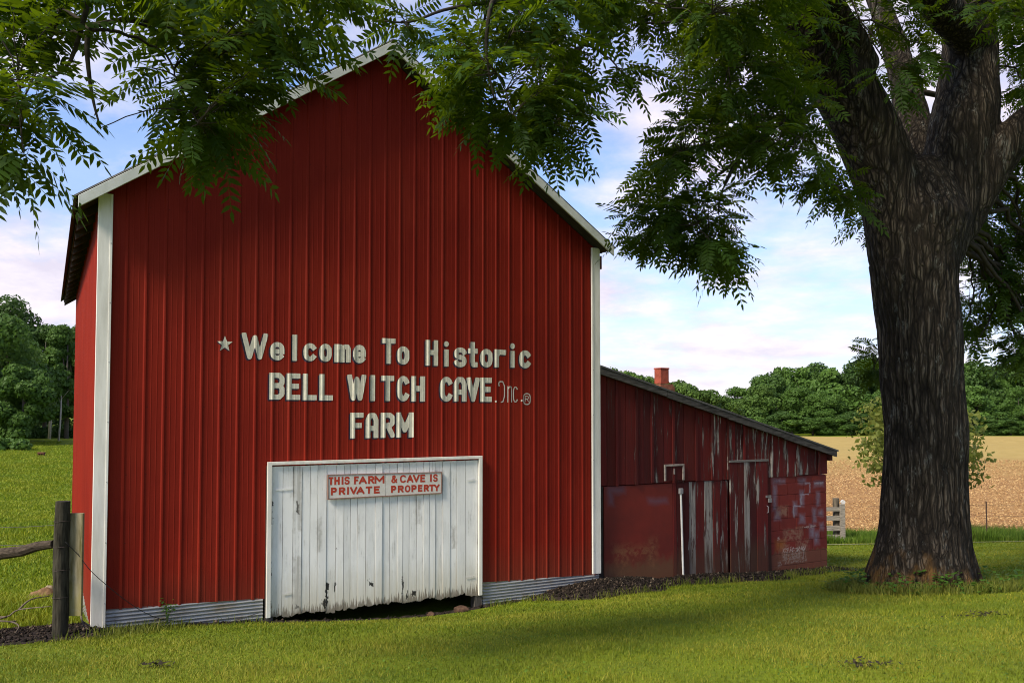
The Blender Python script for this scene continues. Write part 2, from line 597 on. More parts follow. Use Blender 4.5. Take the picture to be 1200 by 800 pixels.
def m_bark():
    M = Mat('furrowed_bark')
    x, y, z = M.xyz()
    warp = M.noise(sc=2.2, det=3, rough=.5, col=True)
    n0 = M.n('ShaderNodeVectorMath', operation='SCALE')
    M.put(n0.inputs[0], warp); n0.inputs[3].default_value = .12
    v = M.vadd(M.oc(), n0.outputs[0])
    e1 = M.vor(M.scale((12, 12, 1.15), v), 1.0, 'DISTANCE_TO_EDGE')
    e2 = M.vor(M.scale((26, 26, 3.2), v, (3, 1, 2)), 1.0, 'DISTANCE_TO_EDGE')
    fine = M.noise(M.scale((60, 60, 14), v), 1.0, 6, .7)
    pl1 = M.ramp(e1, [(.0, 0.0), (.20, .85), (.5, 1.0)])
    pl2 = M.ramp(e2, [(.0, .35), (.22, 1.0)])
    h = M.math('ADD', M.math('MULTIPLY', M.math('MULTIPLY', pl1, pl2), .75), M.math('MULTIPLY', fine, .40))
    tone = M.noise(M.scale((5, 5, 1.0), v), 1.0, 5, .6)
    c = M.ramp(h, [(.18, (.006, .005, .004)), (.55, (.038, .030, .022)), (.95, (.112, .092, .069))])
    c = M.mix(M.math('MULTIPLY', M.ramp(tone, [(.40, 0.0), (.65, 1.0)]), .35), c, (.036, .028, .020))
    lich = M.math('MULTIPLY', M.ramp(M.noise(M.scale((3, 3, 1.3)), 2.0, 6, .7), [(.56, 0.0), (.68, 1.0)]), M.ramp(fine, [(.45, 0.0), (.6, 1.0)]))
    c = M.mix(M.math('MULTIPLY', lich, .6), c, (.26, .27, .24))
    low = M.ramp(M.math('ADD', z, M.math('MULTIPLY', M.noise(sc=2.5, det=4), 1.2)), [(.8, 1.0), (1.9, 0.0)])
    rust = M.math('MULTIPLY', low, M.ramp(M.noise(M.scale((4, 4, 1.0), loc=(3, 1, 2)), 1.5, 5, .65), [(.42, 0.0), (.58, 1.0)]))
    c = M.mix(M.math('MULTIPLY', rust, .6), c, (.200, .105, .030))
    return M.done(c, .9, M.bump(h, 1.0, .045), .12)


def m_leaf(name, dark, light, trans=.45, tcol=(.16, .30, .02)):
    M = Mat(name)
    r = M.attr('rnd')
    c = M.ramp(r, [(0, dark), (.75, light), (1, tuple(v * 1.35 for v in light))])
    n = M.noise(sc=1.1, det=3)
    c = M.mix(M.math('MULTIPLY', M.ramp(n, [(.4, 0.0), (.65, 1.0)]), .35), c, tuple(v * 1.2 for v in light))
    t = M.mix(M.math('MULTIPLY', r, .5), tcol, tuple(v * 1.3 for v in tcol))
    return M.done(c, .6, None, .10, 0, trans, t)


def m_far_leaf(name, dark, light):
    M = Mat(name)
    r, o = M.attr('rnd'), M.objrnd()
    c = M.ramp(r, [(0, dark), (1, light)])
    c = M.mix(M.math('MULTIPLY', o, .55), c, tuple(v * .62 for v in dark))
    return M.done(c, .6, None, .2, 0, .25, tuple(v * 1.3 for v in light))


def m_ground():
    M = Mat('short_grass_ground')
    big = M.noise(sc=.22, det=5, rough=.6)
    mid = M.noise(sc=1.4, det=5, rough=.62)
    fine = M.noise(sc=18, det=5, rough=.7)
    c = M.mix(M.ramp(big, [(.35, 0.0), (.65, 1.0)]), (.098, .145, .009), (.160, .200, .011))
    c = M.mix(M.math('MULTIPLY', M.ramp(mid, [(.42, 0.0), (.68, 1.0)]), .6), c, (.072, .105, .011))
    c = M.mix(M.math('MULTIPLY', M.ramp(fine, [(.5, 0.0), (.75, 1.0)]), .55), c, (.040, .040, .014))
    return M.done(c, .9, M.bump(M.math('ADD', mid, fine), .5, .05), .1)


def m_blades(name, dark, light, dry, dryamt=.25):
    M = Mat(name)
    r = M.attr('rnd')
    c = M.ramp(r, [(0, dark), (1 - dryamt, light), (1, dry)])
    big = M.noise(sc=.5, det=4, rough=.6)
    c = M.mix(M.math('MULTIPLY', M.ramp(big, [(.42, 0.0), (.62, 1.0)]), .5), c, dry)
    dk = M.noise(M.scale((1, 1, 1), loc=(7, 3, 1)), .8, 4, .6)
    c = M.mix(M.math('MULTIPLY', M.ramp(dk, [(.48, 0.0), (.66, 1.0)]), .5), c, dark)
    return M.done(c, .6, None, .2, 0, .3, light)


def m_field():
    M = Mat('stubble_field')
    x, y, z = M.xyz()
    rows = M.noise(M.scale((.10, 1.1, 1)), 1.0, 6, .6)
    f = M.noise(sc=2.6, det=7, rough=.75)
    g = M.noise(M.scale((.5, 2.4, 1)), 1.0, 5, .7)
    c = M.ramp(f, [(.30, (.19, .105, .046)), (.50, (.285, .155, .066)), (.70, (.38, .235, .102))])
    c = M.mix(M.math('MULTIPLY', M.ramp(rows, [(.42, 0.0), (.62, 1.0)]), .5), c, (.38, .235, .095))
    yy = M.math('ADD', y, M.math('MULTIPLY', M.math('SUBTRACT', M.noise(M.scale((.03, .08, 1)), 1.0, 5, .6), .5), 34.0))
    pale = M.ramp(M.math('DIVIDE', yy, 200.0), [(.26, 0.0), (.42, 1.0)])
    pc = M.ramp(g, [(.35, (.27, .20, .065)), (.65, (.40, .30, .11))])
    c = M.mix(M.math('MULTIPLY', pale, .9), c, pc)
    return M.done(c, .95, M.bump(M.math('ADD', f, M.math('MULTIPLY', g, .5)), .8, .12), .05)


# ================================================================== SETTING: ground
def nonuni(a, b, n0, focus, k):
    t = np.linspace(-1, 1, n0)
    s = np.sinh(t * k) / math.sinh(k)
    lo, hi = focus - a, b - focus
    return np.where(s < 0, focus + s * lo, focus + s * hi)


gx = nonuni(-700, 700, 260, 0, 5.2)
gyv = np.concatenate([np.linspace(-60, 2, 20, endpoint=False), np.linspace(2, 22, 100, endpoint=False),
                      np.linspace(22, 60, 70, endpoint=False), np.geomspace(60, 2600, 70)])
GX, GY = np.meshgrid(gx, gyv)
GZ = ground_z(GX, GY)
nx_, ny_ = len(gx), len(gyv)
ii = np.arange(nx_ * ny_).reshape(ny_, nx_)
Fg = np.stack([ii[:-1, :-1], ii[:-1, 1:], ii[1:, 1:], ii[1:, :-1]], -1).reshape(-1, 4)
ground = np_mesh('ground', np.stack([GX, GY, GZ], -1), Fg, m_ground(), smooth=True)
tag(ground, 'mown green lawn and pasture running back to the woods', None, None, 'structure')

fx = np.linspace(4, 190, 150)
fy = np.concatenate([np.linspace(0, 1, 120)])
FX = np.tile(fx, (len(fy), 1))
near = 25.6 + .03 * (FX - 10)
FY = near + (146 - near) * (fy[:, None] ** 1.5)
FZ = ground_z(FX, FY) + .035
jj = np.arange(FX.size).reshape(FX.shape)
Ff = np.stack([jj[:-1, :-1], jj[:-1, 1:], jj[1:, 1:], jj[1:, :-1]], -1).reshape(-1, 4)
field = np_mesh('field', np.stack([FX, FY, FZ], -1), Ff, m_field(), smooth=True)
tag(field, 'tan harvested field beyond the lawn', None, None, 'structure')

# pale gravel track edging the lawn in front of the tall grass
px_ = np.linspace(6.2, 24, 60)
PYc = 21.4 - .02 * (px_ - 8)
Vp = np.concatenate([np.stack([px_, PYc - .06, ground_z(px_, PYc - .09) + .022], -1), np.stack([px_, PYc + .09, ground_z(px_, PYc + .09) + .022], -1)])
n_ = len(px_)
Fp = np.array([(i, i + 1, n_ + i + 1, n_ + i) for i in range(n_ - 1)])
tag(np_mesh('path', Vp, Fp, m_plain('pale_gravel', (.24, .23, .17), .95)), 'narrow pale gravel line along the lawn edge', None, None, 'structure')

# ================================================================== BARN
TH = R(28.8)
UX, UY = math.cos(TH), math.sin(TH)
A0 = Vector((-4.717, 9.6, 0))
W, DEPTH = 6.865, 9.0


def barn_w(x, y, z=0.0):
    return Vector((A0.x + UX * x - UY * y, A0.y + UY * x + UX * y, z))


def barn_l(X, Y):
    dx, dy = X - A0.x, Y - A0.y
    return dx * UX + dy * UY, -dx * UY + dy * UX


def wall_xz(px, py, yl=0.0):
    """photo position -> (x, z) on the plane local y = yl of the barn"""
    d = ray(px, py)
    n = Vector((-UY, UX, 0))
    t = (n.dot(A0) + yl - 0.0) / n.dot(d)
    P = Vector((0, 0, CAM_Z)) + d * t
    return barn_l(P.x, P.y)[0], P.z


barn = empty('barn', A0, TH)
tag(barn, 'tall red metal sided barn with white lettering across its gable front', 'barn')

PITCHR = .685
RIDGE = 7.37            # top of the rake trim at the peak
XM = W / 2


def rake_top(x):
    return RIDGE - PITCHR * abs(x - XM)


RIB, RIB0 = .2105, 1.338
_one = [(-.105, 0), (-.022, 0), (-.0085, .0105), (.0085, .0105), (.022, 0),
        (.066, .0), (.070, .0016), (.076, .0016), (.080, 0), (.128, 0), (.132, .0016), (.138, .0016), (.142, 0)]


def rib_breaks(x0, x1):
    out = []
    k0 = int((x0 - RIB0) / RIB) - 2
    for k in range(k0, k0 + int((x1 - x0) / RIB) + 6):
        for dx, h in _one[1:]:
            xx = RIB0 + k * RIB + dx
            out.append((xx, h))
    out.sort()
    return out


_rb = rib_breaks(-1, 14)
_rbx = np.array([a for a, b in _rb]); _rbh = np.array([b for a, b in _rb])


def prof(x):
    return np.interp(x, _rbx, _rbh)


def red_bottom(x):
    return .235 - .034 * x


DX0, DX1 = wall_xz(317, 540)[0], wall_xz(560, 540)[0]
DTOP = 1.80
mat_red = m_red_metal()
mat_trim = m_white_trim()
mat_rake = m_rake()


def ribbed_wall(L, zb, zt, opening=None, breaks_extra=()):
    xs = [x for x in _rbx if 0 < x < L] + [0, L] + list(breaks_extra)
    if opening:
        xs += [opening[0], opening[1]]
    xs = sorted(set(round(x, 5) for x in xs))
    V, Fs = [], []
    for a, b in zip(xs[:-1], xs[1:]):
        if b - a < 1e-4:
            continue
        inside = opening and a >= opening[0] - 1e-4 and b <= opening[1] + 1e-4
        lo = (opening[2], opening[2]) if inside else (zb(a), zb(b))
        za, zb2 = zt(a), zt(b)
        pa, pb = -float(prof(a)), -float(prof(b))
        o = len(V)
        V += [(a, pa, lo[0]), (b, pb, lo[1]), (b, pb, zb2), (a, pa, za)]
        Fs.append((o, o + 1, o + 2, o + 3))
    return V, Fs


V_, F_ = ribbed_wall(W, red_bottom, lambda x: rake_top(x) - .075, (DX0, DX1, DTOP), (XM,))
mb = MB(); mb.add(V_, F_, .5)
mb.build('front_wall', mat_red, barn)
# side and rear walls: same sheets, turned about the corners
for nm, L, org, ang, zt in (('side_wall', DEPTH, (0, DEPTH), -90, lambda x: rake_top(0) - .09),
                            ('side_wall', DEPTH, (W, 0), 90, lambda x: rake_top(0) - .09),
                            ('rear_wall', W, (W, DEPTH), 180, lambda x: rake_top(x) - .09)):
    V_, F_ = ribbed_wall(L, lambda x: -.05, zt, None, (XM,) if L == W else ())
    ca, sa = math.cos(R(ang)), math.sin(R(ang))
    V2 = [(org[0] + x * ca - y * sa, org[1] + x * sa + y * ca, z) for x, y, z in V_]
    mb = MB(); mb.add(V2, F_, .5)
    mb.build(nm, mat_red, barn)

# white corner trims (an angle: front face and return down the side)
for xc, sgn, zb in ((0.0, 1, -.03), (W, -1, .03)):
    mb = MB()
    wd = .128 if sgn > 0 else .122
    zt = rake_top(0) - .05
    if sgn > 0:
        mb.box(-.022, wd, -.052, -.024, zb, zt)
        mb.box(-.022, -.006, -.0235, .05, zb, zt)
        mb.box(wd - .028, wd, -.058, -.0522, zb, zt)
    else:
        mb.box(W - wd, W + .028, -.052, -.024, zb + .0, zt)
        mb.box(W + .006, W + .028, -.0235, .10, zb, zt)
        mb.box(W - wd, W - wd + .028, -.058, -.0522, zb, zt)
    ct = mb.build('corner_trim', mat_trim, barn, bevel=.003)
    msc = m_plain('grey_screw', (.3, .3, .3), .5)
    for k in range(7):
        ms = MB()
        zz_ = zb + .35 + k * .68
        xs_ = (wd - .014) if sgn > 0 else (W - wd + .014)
        ms.tube([(xs_, -.0585, zz_), (xs_, -.0625, zz_)], [.006, .005], 8)
        ms.build('screw', msc, ct)

# corrugated galvanised skirt along the foot of the front wall (two lengths either side of the door)
mat_skirt = m_skirt()
for xa, xb in ((.130, DX0 - .075), (DX1 + .075, W + .02)):
    zs = np.arange(-.62, .34, .0075)
    V2, F2 = [], []
    xs_ = np.linspace(xa, xb, 24)
    for i, xx in enumerate(xs_):
        top = red_bottom(xx) + .012
        zmin = top - .55
        for j in range(60):
            z_ = zmin + (top - zmin) * j / 59
            V2.append((xx, -.016 + .008 * math.sin(z_ * 2 * math.pi / .042) + .008 + .0, z_))
    for i in range(len(xs_) - 1):
        for j in range(59):
            F2.append((i * 60 + j, (i + 1) * 60 + j, (i + 1) * 60 + j + 1, i * 60 + j + 1))
    mb = MB(); mb.add(V2, F2, .5)
    sk = mb.build('foundation_skirt', mat_skirt, barn, smooth=True)
    sk.location.y = .002

# concrete sill that closes the wall below the skirts
mb = MB()
mb.box(.02, DX0 - .09, .05, .22, -.8, .18)
mb.box(DX1 + .09, W - .02, .05, .22, -.8, -.02)
mb.box(.02, .2, .23, DEPTH - .1, -1.6, -.02)
mb.box(W - .2, W - .02, .23, DEPTH - .1, -1.6, -.02)
mb.box(.2, W - .2, DEPTH - .25, DEPTH - .06, -2.2, -.02)
mb.build('foundation', m_plain('grey_concrete', (.22, .21, .19), .9), barn)

# roof: two corrugated slopes, deck below, rafters, white rake trims
mat_roof = m_plain('old_roof_metal', (.11, .105, .10), .6, .3, 3, .3, .1)
mat_deck = m_plain('dark_roof_boards', (.050, .042, .036), .9, .35, 6, .1, .3, (1, 8, 1))
OVX, OVY, RY1 = .235, .30, DEPTH + 1.0
for sgn in (-1, 1):
    ov = OVX if sgn < 0 else .10
    ys = np.arange(-OVY - .015, RY1, .0175)
    ts = [0.0, .5, 1.0]
    V2 = []
    for y_ in ys:
        wv = .012 * math.sin(y_ * 2 * math.pi / .105)
        for t_ in ts:
            d_ = t_ * (XM + ov + .045)
            V2.append((XM + sgn * d_, y_, RIDGE + .020 - PITCHR * d_ + wv))
        for t_ in ts:
            d_ = t_ * (XM + ov + .045)
            V2.append((XM + sgn * d_, y_, RIDGE + .008 - PITCHR * d_ + wv))
    V2 = np.array(V2); ny2 = len(ys)
    F2 = []
    for i in range(ny2 - 1):
        for j in range(2):
            F2.append((i * 6 + j, i * 6 + j + 1, (i + 1) * 6 + j + 1, (i + 1) * 6 + j))
            F2.append((i * 6 + 3 + j, (i + 1) * 6 + 3 + j, (i + 1) * 6 + 4 + j, i * 6 + 4 + j))
        F2.append((i * 6 + 2, (i + 1) * 6 + 2, (i + 1) * 6 + 5, i * 6 + 5))
    for i in (0, ny2 - 1):
        for j in range(2):
            F2.append((i * 6 + j, i * 6 + j + 1, i * 6 + 4 + j, i * 6 + 3 + j))
    rf = np_mesh('roof', V2, np.array(F2), mat_roof, barn)
    mdk = MB()
    d_ = XM + ov - .015
    y0, y1 = -OVY + .03, RY1 - .03
    def rz(dd, off):
        return RIDGE + off - PITCHR * dd
    a, b = XM + sgn * .012, XM + sgn * d_
    mdk.hexa([(a, y0, rz(.012, -.055)), (b, y0, rz(d_, -.055)), (b, y1, rz(d_, -.055)), (a, y1, rz(.012, -.055)),
              (a, y0, rz(.012, -.022)), (b, y0, rz(d_, -.022)), (b, y1, rz(d_, -.022)), (a, y1, rz(.012, -.022))])
    mdk.build('roof_deck', mat_deck, rf)
    yy_ = .45
    while yy_ < RY1 - .1:
        mr = MB()
        d0, d1 = .08, d_ - .01
        a, b = XM + sgn * d0, XM + sgn * d1
        mr.hexa([(a, yy_, rz(d0, -.17)), (b, yy_, rz(d1, -.15)), (b, yy_ + .06, rz(d1, -.15)), (a, yy_ + .06, rz(d0, -.17)),
                 (a, yy_, rz(d0, -.056)), (b, yy_, rz(d1, -.056)), (b, yy_ + .06, rz(d1, -.056)), (a, yy_ + .06, rz(d0, -.056))])
        mr.build('rafter', mat_deck, rf)
        yy_ += .62
    # rake trim
    mt = MB()
    d1 = XM + ov
    a, b = XM + sgn * .001, XM + sgn * d1
    hgt = .135
    mt.hexa([(a, -OVY - .028, rz(0, -hgt)), (b, -OVY - .028, rz(d1, -hgt)), (b, -OVY, rz(d1, -hgt)), (a, -OVY, rz(0, -hgt)),
             (a, -OVY - .028, rz(0, -.006)), (b, -OVY - .028, rz(d1, -.006)), (b, -OVY, rz(d1, -.006)), (a, -OVY, rz(0, -.006))])
    mt.build('rake_trim', mat_rake, barn, bevel=.004)
    # plate end under the right eave
    if sgn > 0:
        me_ = MB()
        me_.box(W + .03, W + .085, -.02, .12, rake_top(W) - .36, rake_top(W) - .16)
        me_.build('eave_bracket', m_plain('faded_red_board', (.11, .02, .018), .8), barn)
        me2 = MB()
        me2.box(W + .030, W + .095, .13, RY1 - .3, rake_top(W) - .26, rake_top(W) - .155)
        me2.build('eave_board', mat_deck, barn)

# ---- sliding door
dmat = None
_px_j = [97, 151, 195, 232, 268, 300, 338, 378, 412, 440, 470, 505, 545, 575, 607, 640, 663, 690, 722, 750, 775, 802, 832, 865, 893, 930, 978]
joints = [wall_xz(290 + p / 3.637, 600, -.03)[0] for p in _px_j]
joints[0] = DX0 + .012; joints[-1] = DX1 - .012


def zx(zpx, zpy):                       # position in the enlarged view of the door -> (x, z) on the door
    return wall_xz(290 + zpx / 3.637, 520 + zpy / 3.637, -.03)


def zb(cx_, cy_, hw, hh):
    x_, z_ = zx(cx_, cy_)
    return (x_, z_, hw * .0031, hh * .0031)


DOOR_ROT = [zb(337, 640, 6, 50), zb(342, 605, 9, 20), zb(525, 590, 13, 11), zb(213, 275, 5, 22), zb(374, 610, 3, 16), zb(327, 680, 5, 22),
            zb(662, 610, 4, 38), zb(684, 640, 3, 22), zb(712, 640, 9, 12), zb(103, 290, 4, 60), zb(99, 580, 4, 70), zb(214, 695, 8, 8), zb(95, 690, 6, 16), zb(380, 450, 3, 3)]
DOOR_BARE = [zb(215, 240, 15, 130), zb(208, 160, 16, 60), zb(212, 600, 14, 110), zb(725, 290, 12, 60), zb(308, 390, 8, 60), zb(880, 400, 9, 50), zb(815, 150, 20, 40)]
dmat = m_door()
door = empty('door_leaf', (0, 0, 0))
door.parent = barn
door.name = 'door'
mb = MB()
for i in range(len(joints) - 1):
    a, b = joints[i] + .0032, joints[i + 1] - .0032
    yo = -.020 - .007 * random.random() - (.006 if i in (2, 12, 19) else 0)
    zbot = -.055 - .008 * i / 26 + random.uniform(-.022, .014)
    sl = random.uniform(-.02, .02)
    # ragged lower edge: three steps per board
    k = 4
    xs_ = np.linspace(a, b, k + 1)
    for q in range(k):
        zq = zbot + sl * q / k + random.uniform(-.012, .012)
        zq2 = zbot + sl * (q + 1) / k + random.uniform(-.012, .012)
        mb.hexa([(xs_[q], yo, zq), (xs_[q + 1], yo, zq2), (xs_[q + 1], yo + .022, zq2), (xs_[q], yo + .022, zq),
                 (xs_[q], yo, DTOP - .01), (xs_[q + 1], yo, DTOP - .01), (xs_[q + 1], yo + .022, DTOP - .01), (xs_[q], yo + .022, DTOP - .01)], (i * .37) % 1)
mb.build('door_boards', dmat, door)
mb = MB()
mb.box(DX0 + .02, DX1 - .02, .012, .045, .18, .32); mb.box(DX0 + .02, DX1 - .02, .012, .045, 1.42, 1.56)
mb.build('door_ledge', m_plain('old_timber', (.12, .10, .08), .9), door)
mhw = m_plain('rusty_hinge', (.42, .41, .39), .7, .35, 20)
for zp in ((118, 195, 188, 6), (150, 640, 185, 6), (935, 155, 970, 5), (930, 570, 968, 5)):
    xa, za = zx(zp[0], zp[1]); xb, zb_ = zx(zp[2], zp[1] - 6)
    mb = MB()
    mb.hexa([(xa, -.036, za - .012), (xb, -.036, zb_ - .016), (xb, -.0345, zb_ - .016), (xa, -.0345, za - .012),
             (xa, -.036, za + .008), (xb, -.036, zb_ + .012), (xb, -.0345, zb_ + .012), (xa, -.0345, za + .008)])
    h = mb.build('hinge', dmat, door)
# frame trim
mb = MB()
mb.box(DX0 - .045, DX0 + .008, -.060, -.026, -.055, DTOP + .052)
mb.box(DX1 - .008, DX1 + .045, -.060, -.026, -.085, DTOP + .052)
mb.box(DX0 + .0082, DX1 - .0082, -.060, -.026, DTOP + .012, DTOP + .052)
mb.build('door_frame', mat_trim, barn, bevel=.003)
for pa_, pb_ in ((DX0 - .05, DX0 + .05), (DX1 - .05, DX1 + .06)):
    mb = MB()
    mb.box(pa_, pb_, -.018, .12, -.75, DTOP)
    mb.build('door_post', m_plain('grey_door_post', (.10, .09, .078), .9, .35, 9, .1, .3, (4, 4, .6)), barn)
# inside: earth is the ground sheet; a few timber posts and a cross beam stand in the dark
mb = MB()
mb.box(1.9, 2.08, 3.9, 4.08, -1.5, 5.6); mb.box(4.9, 5.08, 3.9, 4.08, -1.5, 5.6); mb.box(.1, W - .1, 3.9, 4.08, 3.0, 3.2)
mb.build('timber_frame', mat_deck, barn)


# ---- painted lettering
def arc(cx_, cy_, rx, ry, a0, a1, n=10, p=.8):
    out = []
    for i in range(n + 1):
        a = R(a0 + (a1 - a0) * i / n)
        c, s = math.cos(a), math.sin(a)
        out.append((cx_ + rx * math.copysign(abs(c) ** p, c), cy_ + ry * math.copysign(abs(s) ** p, s)))
    return out


O_ = arc(.5, .5, .5, .5, 0, 360, 20)
C_ = arc(.5, .5, .5, .5, 42, 318, 18)
S_ = arc(.5, .75, .5, .25, 20, 180, 8) + arc(.5, .75, .5, .25, 180, 270, 4)[1:] + arc(.5, .25, .5, .25, 90, 0, 4) + arc(.5, .25, .5, .25, 0, -160, 8)[1:]
GL = {
    'W': [[(0, 1), (.26, 0), (.5, .9), (.74, 0), (1, 1)]],
    'e': [[(0, .48), (1, .48)], arc(.5, .5, .5, .5, -2, 315, 18)],
    'l': [[(.5, 0), (.5, 1)]], 'I': [[(.5, 0), (.5, 1)]],
    'c': [C_], 'C': [C_], 'o': [O_ + [O_[1]]], 'O': [O_ + [O_[1]]],
    'm': [[(0, 0), (0, 1)], [(0, .95), (.35, 1), (.5, .82), (.5, 0)], [(.5, .9), (.72, 1), (.92, 1), (1, .82), (1, 0)]],
    'T': [[(0, 1), (1, 1)], [(.5, 1), (.5, 0)]],
    'H': [[(0, 0), (0, 1)], [(1, 0), (1, 1)], [(0, .52), (1, .52)]],
    'i': [[(.5, 0), (.5, .60)], 'dot'],
    's': [S_], 'S': [S_],
    't': [[(.45, 1), (.45, .12), (.6, 0), (1, 0)], [(0, .68), (1, .68)]],
    'r': [[(0, 0), (0, 1)], [(0, .72), (.3, 1), (1, .98)]],
    'B': [[(0, 0), (0, 1)], [(0, 1), (.72, 1), (1, .86), (1, .66), (.75, .53), (0, .53)], [(.75, .53), (1, .4), (1, .14), (.72, 0), (0, 0)]],
    'E': [[(0, 0), (0, 1)], [(0, 1), (1, 1)], [(0, .52), (.85, .52)], [(0, 0), (1, 0)]],
    'L': [[(0, 0), (0, 1)], [(0, 0), (1, 0)]],
    'A': [[(0, 0), (0, .78), (.25, 1), (.75, 1), (1, .78), (1, 0)], [(0, .36), (1, .36)]],
    'a': [[(0, 0), (.5, 1), (1, 0)], [(.22, .33), (.78, .33)]],
    'V': [[(0, 1), (.5, 0), (1, 1)]],
    'F': [[(0, 0), (0, 1)], [(0, 1), (1, 1)], [(0, .5), (.8, .5)]],
    'R': [[(0, 0), (0, 1)], [(0, 1), (.72, 1), (1, .88), (1, .62), (.72, .48), (0, .48)], [(.5, .48), (1, 0)]],
    'P': [[(0, 0), (0, 1)], [(0, 1), (.75, 1), (1, .86), (1, .58), (.75, .44), (0, .44)]],
    'M': [[(0, 0), (0, 1)], [(0, 1), (.5, .25), (1, 1)], [(1, 1), (1, 0)]],
    'Y': [[(0, 1), (.5, .48), (1, 1)], [(.5, .48), (.5, 0)]],
    '&': [[(1, 0), (.22, .72), (.22, .9), (.38, 1), (.58, 1), (.68, .86), (.62, .7), (.1, .38), (.02, .18), (.2, 0), (.5, 0), (.8, .18), (1, .42)]],
    'J': [[(.08, .80), (.0, .92), (.22, 1), (.7, 1), (1, .78), (1, .30), (.75, .03), (.45, 0)]],
    'n': [[(0, 0), (0, 1)], [(0, .85), (.4, 1), (.85, 1), (1, .85), (1, 0)]],
    '.': ['fulldot'],
}


def clip_poly(poly, x0, x1, z0, z1):
    for ax, lim, keep in ((0, x0, 1), (0, x1, -1), (1, z0, 1), (1, z1, -1)):
        out = []
        for i in range(len(poly)):
            p, q = poly[i - 1], poly[i]
            dp, dq = (p[ax] - lim) * keep, (q[ax] - lim) * keep
            if dp >= 0:
                if dq >= 0:
                    out.append(q)
                else:
                    t = dp / (dp - dq); out.append((p[0] + (q[0] - p[0]) * t, p[1] + (q[1] - p[1]) * t))
            elif dq >= 0:
                t = dp / (dp - dq); out.append((p[0] + (q[0] - p[0]) * t, p[1] + (q[1] - p[1]) * t)); out.append(q)
        poly = out
        if len(poly) < 3:
            return None
    return poly


def glyph_polys(ch, x0, x1, z0, z1, w):
    """convex pieces of one brush letter filling the box"""
    h = w / 2
    polys = []
    for st in GL[ch]:
        if st == 'dot' or st == 'fulldot':
            cxx = (x0 + x1) / 2
            rr = h * 1.12 if st == 'dot' else min(x1 - x0, z1 - z0) / 2
            czz = z1 - rr if st == 'dot' else (z0 + z1) / 2
            polys.append([(cxx + rr * math.cos(2 * math.pi * k / 14), czz + rr * math.sin(2 * math.pi * k / 14)) for k in range(14)])
            continue
        P = [(x0 + h + u * (x1 - x0 - w), z0 + h + v * (z1 - z0 - w)) for u, v in st]
        for i in range(len(P) - 1):
            (ax, az), (bx, bz) = P[i], P[i + 1]
            L = math.hypot(bx - ax, bz - az)
            if L < 1e-6:
                continue
            dx, dz = (bx - ax) / L, (bz - az) / L
            ea = h if i == 0 else 0
            eb = h if i == len(P) - 2 else 0
            ax, az, bx, bz = ax - dx * ea, az - dz * ea, bx + dx * eb, bz + dz * eb
            nx, nz = -dz * h, dx * h
            polys.append([(ax - nx, az - nz), (bx - nx, bz - nz), (bx + nx, bz + nz), (ax + nx, az + nz)])
            if i > 0:
                polys.append([(P[i][0] + h * math.cos(2 * math.pi * k / 12), P[i][1] + h * math.sin(2 * math.pi * k / 12)) for k in range(12)])
    out = []
    for p in polys:
        q = clip_poly(p, x0, x1, z0, z1)
        if q:
            ar = sum(q[i - 1][0] * q[i][1] - q[i][0] * q[i - 1][1] for i in range(len(q)))
            if abs(ar) > 1e-9:
                out.append(q if ar > 0 else q[::-1])
    return out


def union_tris(polys):
    verts, faces = [], []
    for p in polys:
        o = len(verts)
        verts += [Vector(q) for q in p]
        faces.append(list(range(o, o + len(p))))
    r = delaunay_2d_cdt(verts, [], faces, 0, 1e-5, True)
    vs, fs, of = r[0], r[2], r[5]
    return [tuple(v) for v in vs], [f for f, o in zip(fs, of) if len(o) > 0]


def paint_mesh(name, polylists, mat, parent, off, fn, ribs=True, dx=0.0, dz=0.0):
    """lay flat brush letters on the wall, following its ribs"""
    bm = bmesh.new()
    for polys in polylists:
        vs, fs = union_tris(polys)
        bv = [bm.verts.new((v[0] + dx, 0, v[1] + dz)) for v in vs]
        for f in fs:
            try:
                bm.faces.new([bv[i] for i in f])
            except ValueError:
                pass
    loose = [v for v in bm.verts if not v.link_faces]
    bmesh.ops.delete(bm, geom=loose, context='VERTS')
    if ribs:
        xs_ = [v.co.x for v in bm.verts]
        for bx in _rbx:
            if min(xs_) < bx < max(xs_):
                bmesh.ops.bisect_plane(bm, geom=bm.verts[:] + bm.edges[:] + bm.faces[:], plane_co=(bx, 0, 0), plane_no=(1, 0, 0), dist=1e-6)
    for v in bm.verts:
        v.co.y = fn(v.co.x, v.co.z) - off
    bmesh.ops.recalc_face_normals(bm, faces=bm.faces)
    for f in bm.faces:
        if f.normal.y > 0:
            f.normal_flip()
    me = bpy.data.meshes.new(name)
    bm.to_mesh(me); bm.free()
    return link(name, me, mat, parent)


def m_paint(name, c1, c2):
    M = Mat(name)
    n = M.noise(M.scale((5, 5, 3)), 3.0, 6, .65)
    return M.done(M.mix(M.ramp(n, [(.4, 0.0), (.7, 1.0)]), c1, c2), .6, None, .3)


mat_letter = m_paint('faded_cream_paint', (.62, .59, .48), (.46, .44, .36))
mat_shadow = m_paint('dark_blue_paint', (.014, .012, .026), (.035, .020, .040))
wallfn = lambda x, z: -float(prof(x))


def zl(zx_, zy_):                        # position in the enlarged lettering view -> (x, z) on the wall
    return wall_xz(240 + zx_ / 3.0, 370 + zy_ / 3.0, -.01)


def gbox(l, r_, t, b):
    m = (l + r_) / 2
    return zl(l, (t + b) / 2)[0], zl(r_, (t + b) / 2)[0], zl(m, b)[1], zl(m, t)[1]


